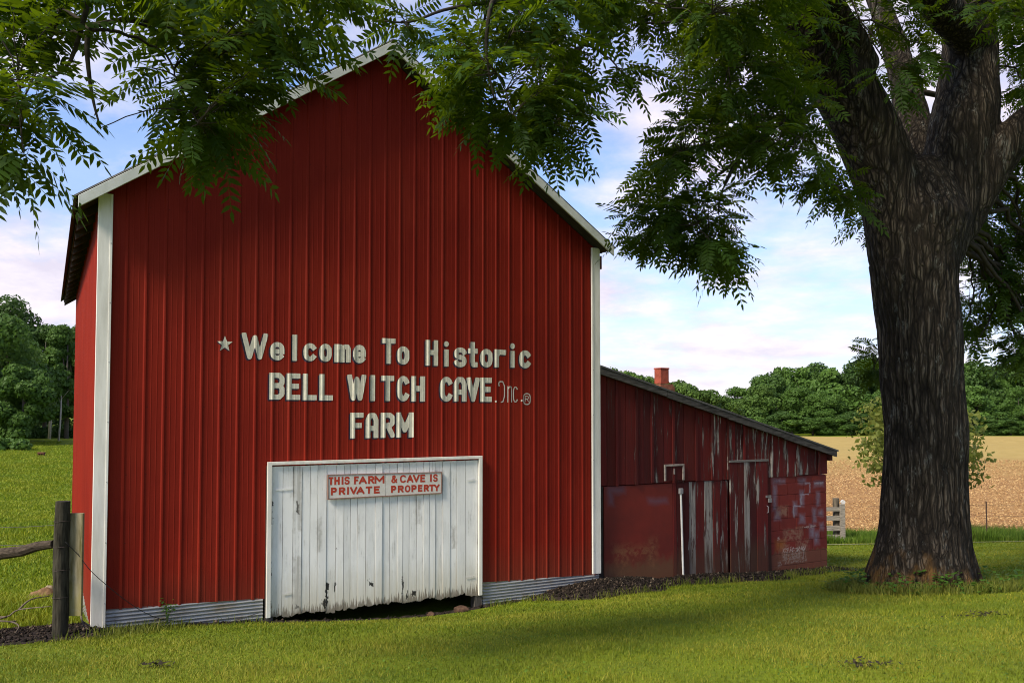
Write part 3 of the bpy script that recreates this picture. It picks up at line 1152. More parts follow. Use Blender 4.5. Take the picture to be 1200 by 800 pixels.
WORDS = [
    ('Welcome', [('W', 130, 222, 60, 153), ('e', 230, 281, 92, 156), ('l', 307, 326, 66, 158), ('c', 347, 394, 96, 159), ('o', 403, 447, 98, 161), ('m', 456, 514, 100, 163), ('e', 522, 567, 102, 166)], 17),
    ('To', [('T', 623, 671, 79, 168), ('o', 676, 720, 107, 171)], 17),
    ('Historic', [('H', 777, 821, 85, 175), ('i', 841, 859, 89, 178), ('s', 877, 921, 111, 180), ('t', 926, 960, 92, 180), ('o', 969, 1013, 116, 181), ('r', 1019, 1060, 118, 181), ('i', 1074, 1091, 96, 182), ('c', 1106, 1148, 121, 184)], 16),
    ('BELL', [('B', 227, 281, 200, 294), ('E', 288, 336, 202, 295), ('L', 345, 394, 203, 296), ('L', 403, 451, 205, 297)], 18),
    ('WITCH', [('W', 501, 568, 206, 298), ('I', 580, 601, 208, 299), ('T', 621, 666, 210, 299), ('C', 676, 721, 211, 300), ('H', 726, 775, 212, 301)], 17.5),
    ('CAVE', [('C', 827, 873, 214, 301), ('A', 876, 921, 215, 301), ('V', 921, 967, 216, 302), ('E', 969, 1009, 217, 302)], 16.5),
    ('FARM', [('F', 512, 558, 340, 430), ('A', 566, 611, 341, 429), ('R', 619, 669, 340, 428), ('M', 674, 734, 339, 427)], 17),
]
for wname, letters, sw in WORDS:
    pl = []
    for ch, l, r_, t, b in letters:
        x0, x1, z0, z1 = gbox(l, r_, t, b)
        wpx = abs(zl(l + sw, t)[0] - zl(l, t)[0])
        pl.append(glyph_polys(ch, x0, x1, z0, z1, min(wpx, (x1 - x0) * .98)))
    ob = paint_mesh('painted_word', pl, mat_letter, barn, .0032, wallfn)
    paint_mesh('painted_shadow', pl, mat_shadow, ob, .0016, wallfn, True, -.019, -.017)
pl = []
for ch, l, r_, t, b in (('.', 1020, 1027, 297, 304), ('J', 1032, 1056, 229, 305), ('n', 1064, 1081, 247, 304), ('c', 1084, 1102, 248, 304), ('.', 1111, 1118, 294, 301),
                        ('o', 1119, 1147, 271, 313), ('R', 1126, 1140, 281, 302)):
    x0, x1, z0, z1 = gbox(l, r_, t, b)
    pl.append(glyph_polys(ch, x0, x1, z0, z1, .016 if ch != 'R' else .011))
paint_mesh('painted_word', pl, m_paint('thin_pale_paint', (.50, .46, .40), (.40, .35, .30)), barn, .0032, wallfn)
# star
sx, sz = zl(71, 99)
pts = []
for k in range(10):
    a = R(90 + 36 * k); rr = .098 if k % 2 == 0 else .040
    pts.append((sx + rr * .96 * math.cos(a), sz + rr * 1.03 * math.sin(a)))
star_p = [[(sx, sz), pts[k], pts[(k + 1) % 10]] for k in range(10)]
ob = paint_mesh('painted_star', [star_p], mat_letter, barn, .0032, wallfn)
paint_mesh('painted_shadow', [star_p], mat_shadow, ob, .0016, wallfn, True, -.010, -.010)

# ---- notice board on the door
def zs(zx_, zy_):
    return wall_xz(370 + zx_ / 7.5, 540 + zy_ / 7.5, -.045)


TLx, TLz = zs(102, 118); TRx, TRz = zs(1108, 94); BRx, BRz = zs(1105, 285); BLx, BLz = zs(104, 338)
sign = empty('notice_board', barn_w(TLx, -.045, TLz), TH)
tag(sign, 'long white notice board with red block lettering fixed across the white barn door', 'sign')
ox, oz = TLx, TLz


def sgn_pt(u, v):                        # u along, v down, both 0..1, on the board's own slightly crooked outline
    x_ = (TLx * (1 - u) + TRx * u) * (1 - v) + (BLx * (1 - u) + BRx * u) * v
    z_ = (TLz * (1 - u) + TRz * u) * (1 - v) + (BLz * (1 - u) + BRz * u) * v
    return x_ - ox, z_ - oz


def sgn_quad(m, u0, u1, v0, v1, y0, y1):
    q = [sgn_pt(u0, v1), sgn_pt(u1, v1), sgn_pt(u1, v0), sgn_pt(u0, v0)]
    m.hexa([(q[0][0], y0, q[0][1]), (q[1][0], y0, q[1][1]), (q[1][0], y1, q[1][1]), (q[0][0], y1, q[0][1]),
            (q[3][0], y0, q[3][1]), (q[2][0], y0, q[2][1]), (q[2][0], y1, q[2][1]), (q[3][0], y1, q[3][1])])


mat_sw = m_paint('sign_white_paint', (.60, .58, .53), (.52, .49, .44))
mat_sr = m_paint('sign_red_paint', (.42, .045, .018), (.34, .035, .016))
for u0, u1 in ((.008, .4895), (.4925, .992)):
    m = MB(); sgn_quad(m, u0, u1, .04, .955, -.006, .014)
    m.build('panel', mat_sw, sign)
m = MB()
sgn_quad(m, 0, 1, 0, .035, -.012, .012); sgn_quad(m, 0, 1, .96, 1, -.012, .012)
sgn_quad(m, 0, .007, .0352, .9598, -.012, .012); sgn_quad(m, .993, 1, .0352, .9598, -.012, .012)
m.build('border', m_plain('faded_pink_brown', (.26, .15, .12), .8), sign)


def inv_uv(zx_, zy_):
    u = (zx_ - 103) / (1106 - 103)
    top = 118 + (94 - 118) * u; bot = 338 + (285 - 338) * u
    return u, (zy_ - top) / (bot - top)


ROW1 = [('T', 113, 150), ('H', 158, 203), ('I', 216, 236), ('S', 242, 286), ('F', 323, 362), ('a', 363, 432), ('R', 443, 495), ('M', 498, 584),
        ('&', 643, 697), ('C', 722, 778), ('a', 782, 842), ('V', 838, 900), ('E', 905, 950), ('I', 994, 1012), ('S', 1024, 1066)]
ROW2 = [('P', 130, 178), ('R', 195, 248), ('I', 262, 282), ('V', 288, 350), ('a', 342, 412), ('T', 422, 478), ('E', 492, 543),
        ('P', 643, 688), ('R', 703, 755), ('O', 766, 815), ('P', 825, 872), ('E', 885, 925), ('R', 938, 985), ('T', 988, 1038), ('Y', 1032, 1086)]
for row, (tl, bl), (tr, br) in ((ROW1, (140, 210), (112, 180)), (ROW2, (232, 300), (202, 262))):
    words, cur = [], [row[0]]
    for a_, b_ in zip(row[:-1], row[1:]):
        if b_[1] - a_[2] > 24:
            words.append(cur); cur = []
        cur.append(b_)
    words.append(cur)
    for word in words:
        pl = []
        for ch, l, r_ in word:
            f_ = ((l + r_) / 2 - 113) / (1080 - 113)
            t_, b_ = tl + (tr - tl) * f_, bl + (br - bl) * f_
            q0 = sgn_pt(*inv_uv(l, (t_ + b_) / 2)); q1 = sgn_pt(*inv_uv(r_, (t_ + b_) / 2))
            qt = sgn_pt(*inv_uv((l + r_) / 2, t_)); qb = sgn_pt(*inv_uv((l + r_) / 2, b_))
            w_ = .0215 if ch in 'CSO&' else .025
            pl.append(glyph_polys(ch, q0[0], q1[0], qb[1], qt[1], min(w_, (q1[0] - q0[0]) * .95)))
        paint_mesh('lettering', pl, mat_sr, sign, .0075, lambda x, z: 0.0, False)

# ================================================================== LEAN-TO SHED
SY = .10                                     # shed front stands a little behind the barn front
shed = empty('lean_to_shed', barn_w(W + .03, SY, 0), TH)
tag(shed, 'low dark red lean-to shed with peeling boards beside the tall barn', 'shed')
SX0 = W + .03


def sxz(px, py):
    x_, z_ = wall_xz(px, py, SY)
    return x_ - SX0, z_


SL = sxz(968, 600)[0]                         # length of the shed front
za_ = sxz(704, 433)[1]; zb_ = sxz(968, 528)[1]


def shed_top(x):
    return za_ + (zb_ - za_) * x / SL


SPLIT = .5 * (sxz(705, 567)[1] + sxz(968, 557)[1])


def shed_gz(x):
    p = barn_w(SX0 + x, SY)
    return gz(p.x, p.y)


PANEL_RUB = []; PANEL_BLUE = []
def pb(zx_, zy_, hw, hh):                     # enlarged shed view (scale 2.76) -> shed-plane box
    x_, z_ = sxz(690 + zx_ / 2.76, 410 + zy_ / 2.76)
    return (x_, z_, hw * .0054, hh * .0047)
PANEL_RUB = [pb(105, 660, 28, 32), pb(155, 645, 50, 14), pb(210, 655, 12, 50), pb(95, 700, 40, 14)]
PANEL_BLUE = [pb(85, 450, 30, 10), pb(215, 490, 36, 8), pb(68, 470, 10, 30)]
# enlarged block view (scale 3.81, origin 900,480)
def bb(zx_, zy_, hw, hh):
    x_, z_ = sxz(900 + zx_ / 3.81, 480 + zy_ / 3.81)
    return (x_, z_, hw * .0042, hh * .0037)
BLOCK_BLUE = [bb(45, 318, 34, 9), bb(150, 318, 20, 10), bb(225, 330, 26, 10), bb(28, 390, 9, 60), bb(150, 395, 9, 35), bb(222, 395, 8, 30), bb(118, 440, 9, 30), bb(150, 485, 14, 20),
              bb(205, 470, 9, 30), bb(232, 460, 14, 12), bb(195, 540, 14, 30), bb(215, 570, 12, 30), bb(236, 520, 10, 18), bb(40, 470, 14, 20)]
BLOCK_LINES = [bb(185, 350, 2, 22), bb(165, 376, 22, 2), bb(146, 400, 2, 24), bb(130, 428, 18, 2), bb(112, 455, 2, 26), bb(225, 327, 26, 2), bb(175, 328, 14, 2)]
BLOCK_TAN = [bb(60, 450, 36, 24), bb(110, 555, 60, 30), bb(70, 640, 30, 40), bb(130, 650, 55, 30), bb(60, 600, 26, 20), bb(150, 600, 40, 24), bb(245, 720, 14, 18)]
BLOCK_FLAKE = [bb(120, 675, 66, 5), bb(185, 520, 40, 4), bb(115, 640, 66, 30), bb(50, 690, 12, 12), bb(45, 572, 6, 6)]
BLOCK_RUST = bb(52, 603, 24, 20)
mat_board = m_shed_boards()


def board_mesh(name, boards, parent, battens=(), thick=.022):
    V, F, RN, PE = [], [], [], []
    def add(x0, x1, y0, y1, z0a, z0b, z1a, z1b, rnd, pe):
        o = len(V)
        V.extend([(x0, y0, z0a), (x1, y0, z0b), (x1, y1, z0b), (x0, y1, z0a), (x0, y0, z1a), (x1, y0, z1b), (x1, y1, z1b), (x0, y1, z1a)])
        F.extend([tuple(o + i for i in f) for f in [(3, 2, 1, 0), (4, 5, 6, 7), (0, 1, 5, 4), (1, 2, 6, 5), (2, 3, 7, 6), (3, 0, 4, 7)]])
        RN.extend([rnd] * 8); PE.extend([pe] * 8)
    for (x0, x1, zb0, zb1, zt0, zt1, yo, pe) in boards:
        add(x0 + .003, x1 - .003, yo - thick, yo, zb0, zb1, zt0, zt1, random.random(), pe)
    for (xc, w, zb0, zt0, yo, pe) in battens:
        add(xc - w / 2, xc + w / 2, yo - .022, yo, zb0, zb0, zt0, zt0, random.random(), pe)
    me = bpy.data.meshes.new(name)
    me.from_pydata(V, [], F)
    for an, av in (('rnd', RN), ('peel', PE)):
        a = me.attributes.new(an, 'FLOAT', 'POINT'); a.data.foreach_set('value', np.array(av, np.float32))
    return link(name, me, mat_board, parent, bevel=.003)


# upper boarding
upj = [sxz(p, 500)[0] for p in (704, 710, 721, 732, 744, 753, 762, 776, 787, 800, 814, 822, 832, 844, 851, 860, 870, 885, 902, 920, 932, 945, 957)] + [SL + .012]
upj[0] = .0
bds, bts = [], []
for i, (a, b) in enumerate(zip(upj[:-1], upj[1:])):
    f = (a + b) / 2 / SL
    pe = .0 + (.10 if .42 < f < .72 else .03) + random.uniform(-.06, .06) + (.06 if i in (15, 16, 18) else 0)
    jag = random.uniform(-.012, .012)
    bds.append((a, b, SPLIT + jag, SPLIT + jag, shed_top(a) - .02, shed_top(b) - .02, -.002 - random.uniform(0, .010), pe))
    if i % 2 == 1:
        bts.append((b, .045, SPLIT + random.uniform(-.015, .01), shed_top(b) - .04, -.034, pe + random.uniform(-.04, .04)))
board_mesh('upper_boards', bds, shed, bts)
# lower boards between the panel and the door
lox = [sxz(p, 620)[0] for p in (788, 792, 801, 807, 815, 825, 835, 843, 852.5)]
bds = []
for i, (a, b) in enumerate(zip(lox[:-1], lox[1:])):
    pe = [.02, .0, .02, .24, .02, .26, .05, .10][i]
    zg = shed_gz((a + b) / 2) - .03
    bds.append((a, b, zg, zg, SPLIT - .012, SPLIT - .012, .012 - random.uniform(0, .018), pe))
board_mesh('lower_boards', bds, shed)
# plank door
dx_ = [sxz(p, 610)[0] for p in (853, 862, 869.5, 876, 884, 897)]
dtopz = sxz(872, 541)[1]
sdoor = empty('plank_door', (0, 0, 0)); sdoor.parent = shed; sdoor.name = 'door'
bds = []
for i, (a, b) in enumerate(zip(dx_[:-1], dx_[1:])):
    zg = shed_gz((a + b) / 2) + .02
    bds.append((a, b, zg, zg, dtopz, dtopz, -.036 - random.uniform(0, .008), [.10, .10, .22, .04, .07][i]))
board_mesh('door_boards', bds, sdoor)
mb = MB()
lx, lz = sxz(897.5, 581)
mb.box(lx - .07, lx + .05, -.078, -.064, lz - .02, lz + .02)
mb.box(lx - .03, lx + .045, -.094, -.0782, lz - .10, lz - .03)
mb.tube([(lx - .01, -.085, lz - .03), (lx - .012, -.088, lz + .012), (lx + .026, -.088, lz + .012), (lx + .028, -.085, lz - .03)], [.005] * 4, 6)
mb.build('latch', m_plain('grey_iron', (.25, .23, .22), .55, .3, 12, .4), sdoor)
mb = MB(); hx2, hz2 = sxz(895.5, 596)
mb.tube([(hx2, -.065, hz2 + .06), (hx2, -.095, hz2 + .05), (hx2, -.095, hz2 - .05), (hx2, -.065, hz2 - .06)], [.007] * 4, 6)
mb.build('handle', m_plain('pale_iron', (.30, .27, .28), .5, .3, 12, .4), sdoor)
mb = MB()
mb.box(dx_[0] - .02, dx_[-1] + .02, -.075, -.035, dtopz + .004, dtopz + .038)
mb.build('door_lintel', m_plain('grey_weathered_wood', (.20, .18, .165), .9, .3, 12, .1, .3, (1, 4, 12)), shed)
dfx = sxz(902.5, 610)[0]
mb2 = [(dx_[-1] + .004, dfx, shed_gz(dfx) - .05, shed_gz(dfx) - .05, SPLIT - .005, SPLIT - .005, -.004, -.04)]
board_mesh('door_jamb', mb2, shed)
# red panel
p0, p1 = sxz(707, 620)[0], sxz(788, 620)[0]
mb = MB(); mb.box(.0, p0, .0, .05, shed_gz(0) - .3, SPLIT - .015)
mb.build('corner_board', mat_deck, shed)
mb = MB(); mb.box(p0 + .004, p1 - .004, -.018, .012, shed_gz(p1) - .2, SPLIT - .014)
mb.build('red_panel', m_shed_panel(), shed, bevel=.003)
# block wall: individual blocks in one face with shallow joints
mat_block = m_shed_block()
bx0, bx1 = dfx + .004, SL
mb = MB()
rowh = .205
zbase = shed_gz(bx1) - .25
row = 0
z_ = zbase
mb.box(bx0, bx1 - .001, .0, .16, zbase, SPLIT - .004)
while z_ < SPLIT - .012:
    z1_ = min(z_ + rowh, SPLIT - .008)
    xx = bx0 - (.2 if row % 2 else 0)
    while xx < bx1:
        a, b = max(xx, bx0), min(xx + .41, bx1)
        if b - a > .03:
            j = random.uniform(0, .003)
            mb.box(a + .0035, b - .0035 + (.004 if b == bx1 else 0), -.010 - j, -.0005, z_ + .0035, z1_ - .0035)
        xx += .41
    z_ += rowh; row += 1
mb.build('block_wall', mat_block, shed, bevel=.004)
# hatch with a pale frame
hx0, hz0 = sxz(776, 563); hx1, hz1 = sxz(799, 543)
mfr = m_plain('chipped_cream_wood', (.36, .30, .26), .8, .3, 14, .2)
hatch = MB()
hatch.box(hx0, hx0 + .03, -.066, -.044, hz0 + .0, hz1); hatch.box(hx1 - .03, hx1, -.066, -.044, hz0 - .0, hz1)
hatch.box(hx0 + .0302, hx1 - .0302, -.066, -.044, hz1 - .03, hz1)
ho = hatch.build('hatch_frame', mfr, shed, bevel=.002)
hm = MB(); hm.box((hx0 + hx1) / 2 - .015, (hx0 + hx1) / 2 + .01, -.062, -.044, hz1 - .16, hz1 - .07)
hm.build('hatch_catch', mfr, ho)
hpn = [(hx0 + .031, hx1 - .031, hz0, hz0, hz1 - .031, hz1 - .031, -.037, .0)]
hp = board_mesh('hatch_door', hpn, shed, thick=.010)
# white standpipe
qx, qz = sxz(795.5, 577); qx2, qz2 = sxz(798.5, 677)
mb = MB()
mb.tube([(qx, -.05, qz), (qx2, -.05, qz2 - .05)], [.017, .017], 10)
sp = mb.build('pipe', m_plain('white_plastic', (.66, .65, .62), .5, .1, 8), shed, smooth=False)
mb = MB(); mb.box(qx - .032, qx + .032, -.075, -.028, qz - .015, qz + .075)
mb.build('junction_box', m_plain('grey_box', (.26, .25, .25), .6), sp, bevel=.004)
# rest of the walls and the roof
SD = 7.2
mb = MB()
mb.hexa([(SL - .14, .17, shed_gz(SL) - 1.2), (SL, .17, shed_gz(SL) - 1.2), (SL, SD, shed_gz(SL) - 1.2), (SL - .14, SD, shed_gz(SL) - 1.2),
         (SL - .14, .17, shed_top(SL - .14) - .05), (SL, .17, shed_top(SL) - .05), (SL, SD, shed_top(SL) - .05), (SL - .14, SD, shed_top(SL - .14) - .05)])
mb.hexa([(.0, SD, -2), (SL, SD, -2), (SL, SD + .1, -2), (.0, SD + .1, -2), (.0, SD, shed_top(0) - .05), (SL, SD, shed_top(SL) - .05), (SL, SD + .1, shed_top(SL) - .05), (.0, SD + .1, shed_top(0) - .05)])
mb.hexa([(.0, .03, SPLIT - .03), (SL - .15, .03, SPLIT - .03), (SL - .15, .06, SPLIT - .03), (.0, .06, SPLIT - .03),
         (.0, .03, shed_top(0) - .06), (SL - .15, .03, shed_top(SL - .15) - .06), (SL - .15, .06, shed_top(SL - .15) - .06), (.0, .06, shed_top(0) - .06)])
mb.box(p1, dfx, .04, .07, shed_gz(dfx) - .4, SPLIT - .031)
mb.build('side_wall', m_plain('dull_red_boards', (.11, .016, .014), .85, .3, 6, .15, .3, (8, 1, 1)), shed)
OV = .17
def st(x, o):
    return shed_top(x) + o
mb = MB()
xa, xb = .0, SL + OV
mb.hexa([(xa, -.16, st(xa, .035)), (xb, -.16, st(xb, .035)), (xb, SD + .2, st(xb, .035)), (xa, SD + .2, st(xa, .035)),
         (xa, -.16, st(xa, .062)), (xb, -.16, st(xb, .062)), (xb, SD + .2, st(xb, .062)), (xa, SD + .2, st(xa, .062))])
srf = mb.build('roof', mat_roof, shed)
mb = MB()
xb -= .03
nseg = 4
for q in range(nseg):
    s0, s1 = xa + (xb - xa) * q / nseg + .002, xa + (xb - xa) * (q + 1) / nseg - .002
    o1 = random.uniform(-.006, .006)
    mb.hexa([(s0, -.15, st(s0, -.075 + o1)), (s1, -.15, st(s1, -.065 + o1)), (s1, -.115, st(s1, -.065 + o1)), (s0, -.115, st(s0, -.075 + o1)),
             (s0, -.15, st(s0, .034)), (s1, -.15, st(s1, .034)), (s1, -.115, st(s1, .034)), (s0, -.115, st(s0, .034))])
mb.build('fascia', m_plain('charred_grey_board', (.085, .078, .072), .9, .45, 5, .15, .4, (1.2, 6, 9)), srf, bevel=.004)
mb = MB()
mb.hexa([(xa, -.11, st(xa, -.03)), (xb - .02, -.11, st(xb - .02, -.03)), (xb - .02, SD, st(xb - .02, -.03)), (xa, SD, st(xa, -.03)),
         (xa, -.11, st(xa, .033)), (xb - .02, -.11, st(xb - .02, .033)), (xb - .02, SD, st(xb - .02, .033)), (xa, SD, st(xa, .033))])
mb.build('roof_deck', mat_deck, srf)
mb = MB(); mb.box(SL + .012, SL + .085, -.09, .0, st(SL + .05, -.16), st(SL + .09, -.032))
mb.build('rafter_end', m_plain('dark_red_end', (.07, .016, .014), .85), srf)
# chimney
cp = at(775.5, 440, 16.7)
clx, cly = barn_l(cp.x, cp.y)
clx -= SX0; cly -= SY
chim = MB()
zc_ = at(775, 449.5, 16.7).z
zr_ = shed_top(clx)
for k in range(60):
    z0_ = zr_ - .35 + k * .071
    if z0_ + .066 > zc_:
        break
    for q in range(2):
        for q2 in range(2):
            chim.box(clx - .17 + q * .18, clx + .005 + q * .18, cly - .17 + q2 * .18, cly + .005 + q2 * .18, z0_, z0_ + .066)
chim.box(clx - .16, clx + .16, cly - .16, cly + .16, zr_ - .4, zc_ - .01)
co = chim.build('chimney', m_plain('chimney_brick', (.26, .10, .06), .9, .3, 9), srf)
mb = MB()
zt_ = at(775, 431, 16.7).z
mb.box(clx - .115, clx + .09, cly - .11, cly + .09, zc_, zt_ - .03)
mb.box(clx - .125, clx + .10, cly - .12, cly + .10, zt_ - .0298, zt_)
mb.build('flue_pot', m_plain('orange_clay', (.33, .075, .045), .8, .25, 9), co, bevel=.008)

# ================================================================== MULCH BANK along the walls (structure) and loose chips (stuff)
def bank_h(lx_, ly_):
    """height of the dark heap above ground at barn-local position"""
    d = -ly_
    a = smooth01((lx_ - 5.35) / .8) * (1 - smooth01((lx_ - 11.6) / .9))
    prof_ = smooth01((.88 + .22 * np.sin(lx_ * 2.1) + .12 * np.sin(lx_ * 5.3) - d) / .7)
    b = (.055 + .11 * np.exp(-((lx_ - 7.0) / .9) ** 2) + .05 * np.exp(-((lx_ - 8.8) / .9) ** 2)) * a * prof_
    c = .075 * np.exp(-np.minimum((lx_ + .2) / .5, (lx_ + .9) / 1.1) ** 2 * np.where((lx_ > -.9) & (lx_ < -.2), 0, 1) - ((d + .15) / .62) ** 2)
    e = .025 * (1 - smooth01((lx_ - 5.3) / .4)) * smooth01((lx_ + .3) / .3) * smooth01((.16 - d) / .12)
    return np.maximum(np.maximum(b, c), e)


lxv = np.linspace(-3.2, 13.0, 270); lyv = np.linspace(-1.5, .9, 80)
LX, LY = np.meshgrid(lxv, lyv)
WX = A0.x + UX * LX - UY * LY; WY = A0.y + UY * LX + UX * LY
BH = bank_h(LX, LY)
BH = np.where((LX > .02) & (LY > .0), 0, BH)
bump_ = .012 * np.sin(LX * 23 + LY * 11) * np.sin(LY * 31 - LX * 7)
WZ = ground_z(WX, WY) - .02 + BH * 1.0 + np.where(BH > .02, bump_, 0) + np.where(BH > .012, .022, 0)
kk = np.arange(LX.size).reshape(LX.shape)
Fb = np.stack([kk[:-1, :-1], kk[:-1, 1:], kk[1:, 1:], kk[1:, :-1]], -1).reshape(-1, 4)
mat_mulch = m_plain('dark_mulch', (.026, .020, .017), .95, .6, 14, .1, .8)
tag(np_mesh('dirt_bank', np.stack([WX, WY, WZ], -1), Fb, mat_mulch, smooth=True), 'dark bare soil heaped along the foot of the walls', None, None, 'structure')

NCH = 9000
clx_ = rng.uniform(-2.6, 12.6, NCH * 3); cly_ = rng.uniform(-1.45, .5, NCH * 3)
in_w = (clx_ > -.05) & (cly_ > -.03)
clx_, cly_ = clx_[~in_w], cly_[~in_w]
hh_ = bank_h(clx_, cly_)
ok = (hh_ > .015) & (rng.random(len(hh_)) < np.clip(hh_ * 12, .15, 1))
clx_, cly_, hh_ = clx_[ok][:NCH], cly_[ok][:NCH], hh_[ok][:NCH]
n = len(clx_)
X_ = A0.x + UX * clx_ - UY * cly_; Y_ = A0.y + UY * clx_ + UX * cly_
Z_ = ground_z(X_, Y_) + hh_ + .008
base = np.array([(1, 0, 0), (-.5, .8, 0), (-.5, -.8, 0), (.1, .1, .8), (0, 0, -.7)], float)
tri = np.array([(0, 1, 3), (1, 2, 3), (2, 0, 3), (1, 0, 4), (2, 1, 4), (0, 2, 4)])
sc_ = rng.uniform(.010, .030, (n, 1)) * rng.uniform(.4, 1.6, (n, 3))
ang = rng.uniform(0, 6.28, n)
bx = base[None] * sc_[:, None, :]
cx_, sx_ = np.cos(ang)[:, None], np.sin(ang)[:, None]
Vx = np.stack([bx[..., 0] * cx_ - bx[..., 1] * sx_, bx[..., 0] * sx_ + bx[..., 1] * cx_, bx[..., 2]], -1) + np.stack([X_, Y_, Z_], -1)[:, None]
M_ = Mat('wood_chips'); r_ = M_.attr('rnd')
mchip = M_.done(M_.ramp(r_, [(0, (.006, .005, .004)), (.75, (.024, .018, .014)), (.95, (.065, .048, .036)), (1, (.18, .14, .10))]), .95, None, .1)
tag(np_mesh('mulch', Vx, (tri[None] + np.arange(n)[:, None, None] * 5).reshape(-1, 3), mchip, attrs={'rnd': np.repeat(rng.random(n), 5)}),
    'loose dark wood chips and stones lying along the barn and shed walls', 'mulch', None, 'stuff')


# ================================================================== GRASS (stuff)
def in_building(X, Y):
    dx, dy = X - A0.x, Y - A0.y
    lx = dx * UX + dy * UY; ly = -dx * UY + dy * UX
    return ((lx > -.05) & (lx < W) & (ly > -.03) & (ly < DEPTH)) | ((lx > W - .1) & (lx < W + SL + .1) & (ly > .05) & (ly < SD + .3))


def at_door(X, Y):
    dx, dy = X - A0.x, Y - A0.y
    lx = dx * UX + dy * UY; ly = -dx * UY + dy * UX
    return (lx > DX0 - .05) & (lx < DX1 + .05) & (ly > -.20)


def on_bank(X, Y):
    dx, dy = X - A0.x, Y - A0.y
    return bank_h(dx * UX + dy * UY, -dx * UY + dy * UX)


def blades(name, X, Y, hgt, wid, mat, label, lean=.5, dz=0.0, cat='grass'):
    n = len(X)
    Z = ground_z(X, Y) - .004 + dz
    a = rng.uniform(0, 2 * np.pi, n)
    dx, dy = np.cos(a) * wid / 2, np.sin(a) * wid / 2
    b = rng.uniform(0, 2 * np.pi, n)
    le = np.abs(rng.normal(0, lean, n)) * hgt
    P0 = np.stack([X - dx, Y - dy, Z], -1); P1 = np.stack([X + dx, Y + dy, Z], -1)
    mx_ = le * .35
    P2 = np.stack([X + dx * .75 + np.cos(b) * mx_, Y + dy * .75 + np.sin(b) * mx_, Z + hgt * .6], -1)
    P3 = np.stack([X - dx * .75 + np.cos(b) * mx_, Y - dy * .75 + np.sin(b) * mx_, Z + hgt * .6], -1)
    P4 = np.stack([X + np.cos(b) * le, Y + np.sin(b) * le, Z + hgt], -1)
    V = np.stack([P0, P1, P2, P3, P4], 1)
    f = np.array([(0, 1, 2), (0, 2, 3), (3, 2, 4)])
    F = (f[None] + np.arange(n)[:, None, None] * 5).reshape(-1, 3)
    o = np_mesh(name, V, F, mat, attrs={'rnd': np.repeat(rng.random(n) ** 1.2, 5)})
    return tag(o, label, cat, None, 'stuff')


def scatter(n, y0, y1, xl, xr, power=1.6):
    """random ground points, denser near the camera; xl/xr are slopes of the view wedge"""
    t = rng.random(n)
    Y = (y0 ** (2 - power) + t * (y1 ** (2 - power) - y0 ** (2 - power))) ** (1 / (2 - power))
    X = rng.uniform(-1, 1, n)
    l, r_ = xl(Y), xr(Y)
    return l + (X + 1) / 2 * (r_ - l), Y


X, Y = scatter(330000, 4.6, 24, lambda y: -.64 * y - .3, lambda y: .64 * y + .3, 1.5)
bk = on_bank(X, Y)
ok = ~in_building(X, Y) & ~at_door(X, Y) & (rng.random(len(X)) > np.clip(bk * 40 - .25, 0, 1)) & ((X - 5.05) ** 2 + (Y - 10.6) ** 2 > .55)
ok &= ~((X < -.5 * Y) & (Y > 11.0))
X, Y = X[ok], Y[ok]
d = np.hypot(X, Y)
clump = .65 + .7 * (.5 + .25 * np.sin(X * 3.1 + 1.3 * np.sin(Y * 2.3)) + .25 * np.sin(Y * 4.7 + X * 1.7))
blades('lawn', X, Y, rng.uniform(.016, .040, len(X)) * clump, np.clip(d * .00075, .004, .014),
       m_blades('lawn_blades', (.066, .112, .008), (.196, .230, .012), (.325, .280, .040), .22), 'short mown yellow green lawn in front of the barn and tree', .7)
X, Y = scatter(9000, 4.6, 20, lambda y: -.62 * y, lambda y: .62 * y, 1.5)
pat = np.sin(X * 1.3 + 2 * np.sin(Y * .9)) * np.sin(Y * 1.7 - X * .6) + .35 * np.sin(X * 4.1 + Y * 3.3)
ok = ~in_building(X, Y) & (on_bank(X, Y) < .01) & (pat > .25) & ((X - 5.05) ** 2 + (Y - 10.6) ** 2 > .8) & ~((X < -.5 * Y) & (Y > 11))
X, Y = X[ok], Y[ok]
n = len(X)
ang = rng.uniform(0, 6.28, n); el_ = rng.uniform(.010, .040, n)
C = np.stack([X, Y, ground_z(X, Y) + el_], -1)
def lawn_leaves(C, size, nrm_up=.6, asp=.7):
    n = len(C)
    a = rng.uniform(0, 2 * np.pi, n)
    d = np.stack([np.cos(a), np.sin(a), rng.uniform(-.2, .4, n)], -1); d /= np.linalg.norm(d, axis=1, keepdims=True)
    u = np.stack([rng.normal(0, .4, n), rng.normal(0, .4, n), np.ones(n)], -1)
    w = np.cross(d, u); w /= np.linalg.norm(w, axis=1, keepdims=True)
    s = np.asarray(size).reshape(-1, 1)
    return np.stack([C - d * s * .5, C + w * s * asp * .5, C + d * s * .5, C - w * s * asp * .5], 1)
tag(np_mesh('clover', lawn_leaves(C, rng.uniform(.012, .030, n)), np.arange(n * 4).reshape(-1, 4), m_leaf('clover_leaf', (.045, .085, .012), (.090, .150, .020), .25), attrs={'rnd': np.repeat(rng.random(n), 4)}),
    'patches of small clover leaves spread through the mown lawn', 'clover', None, 'stuff')
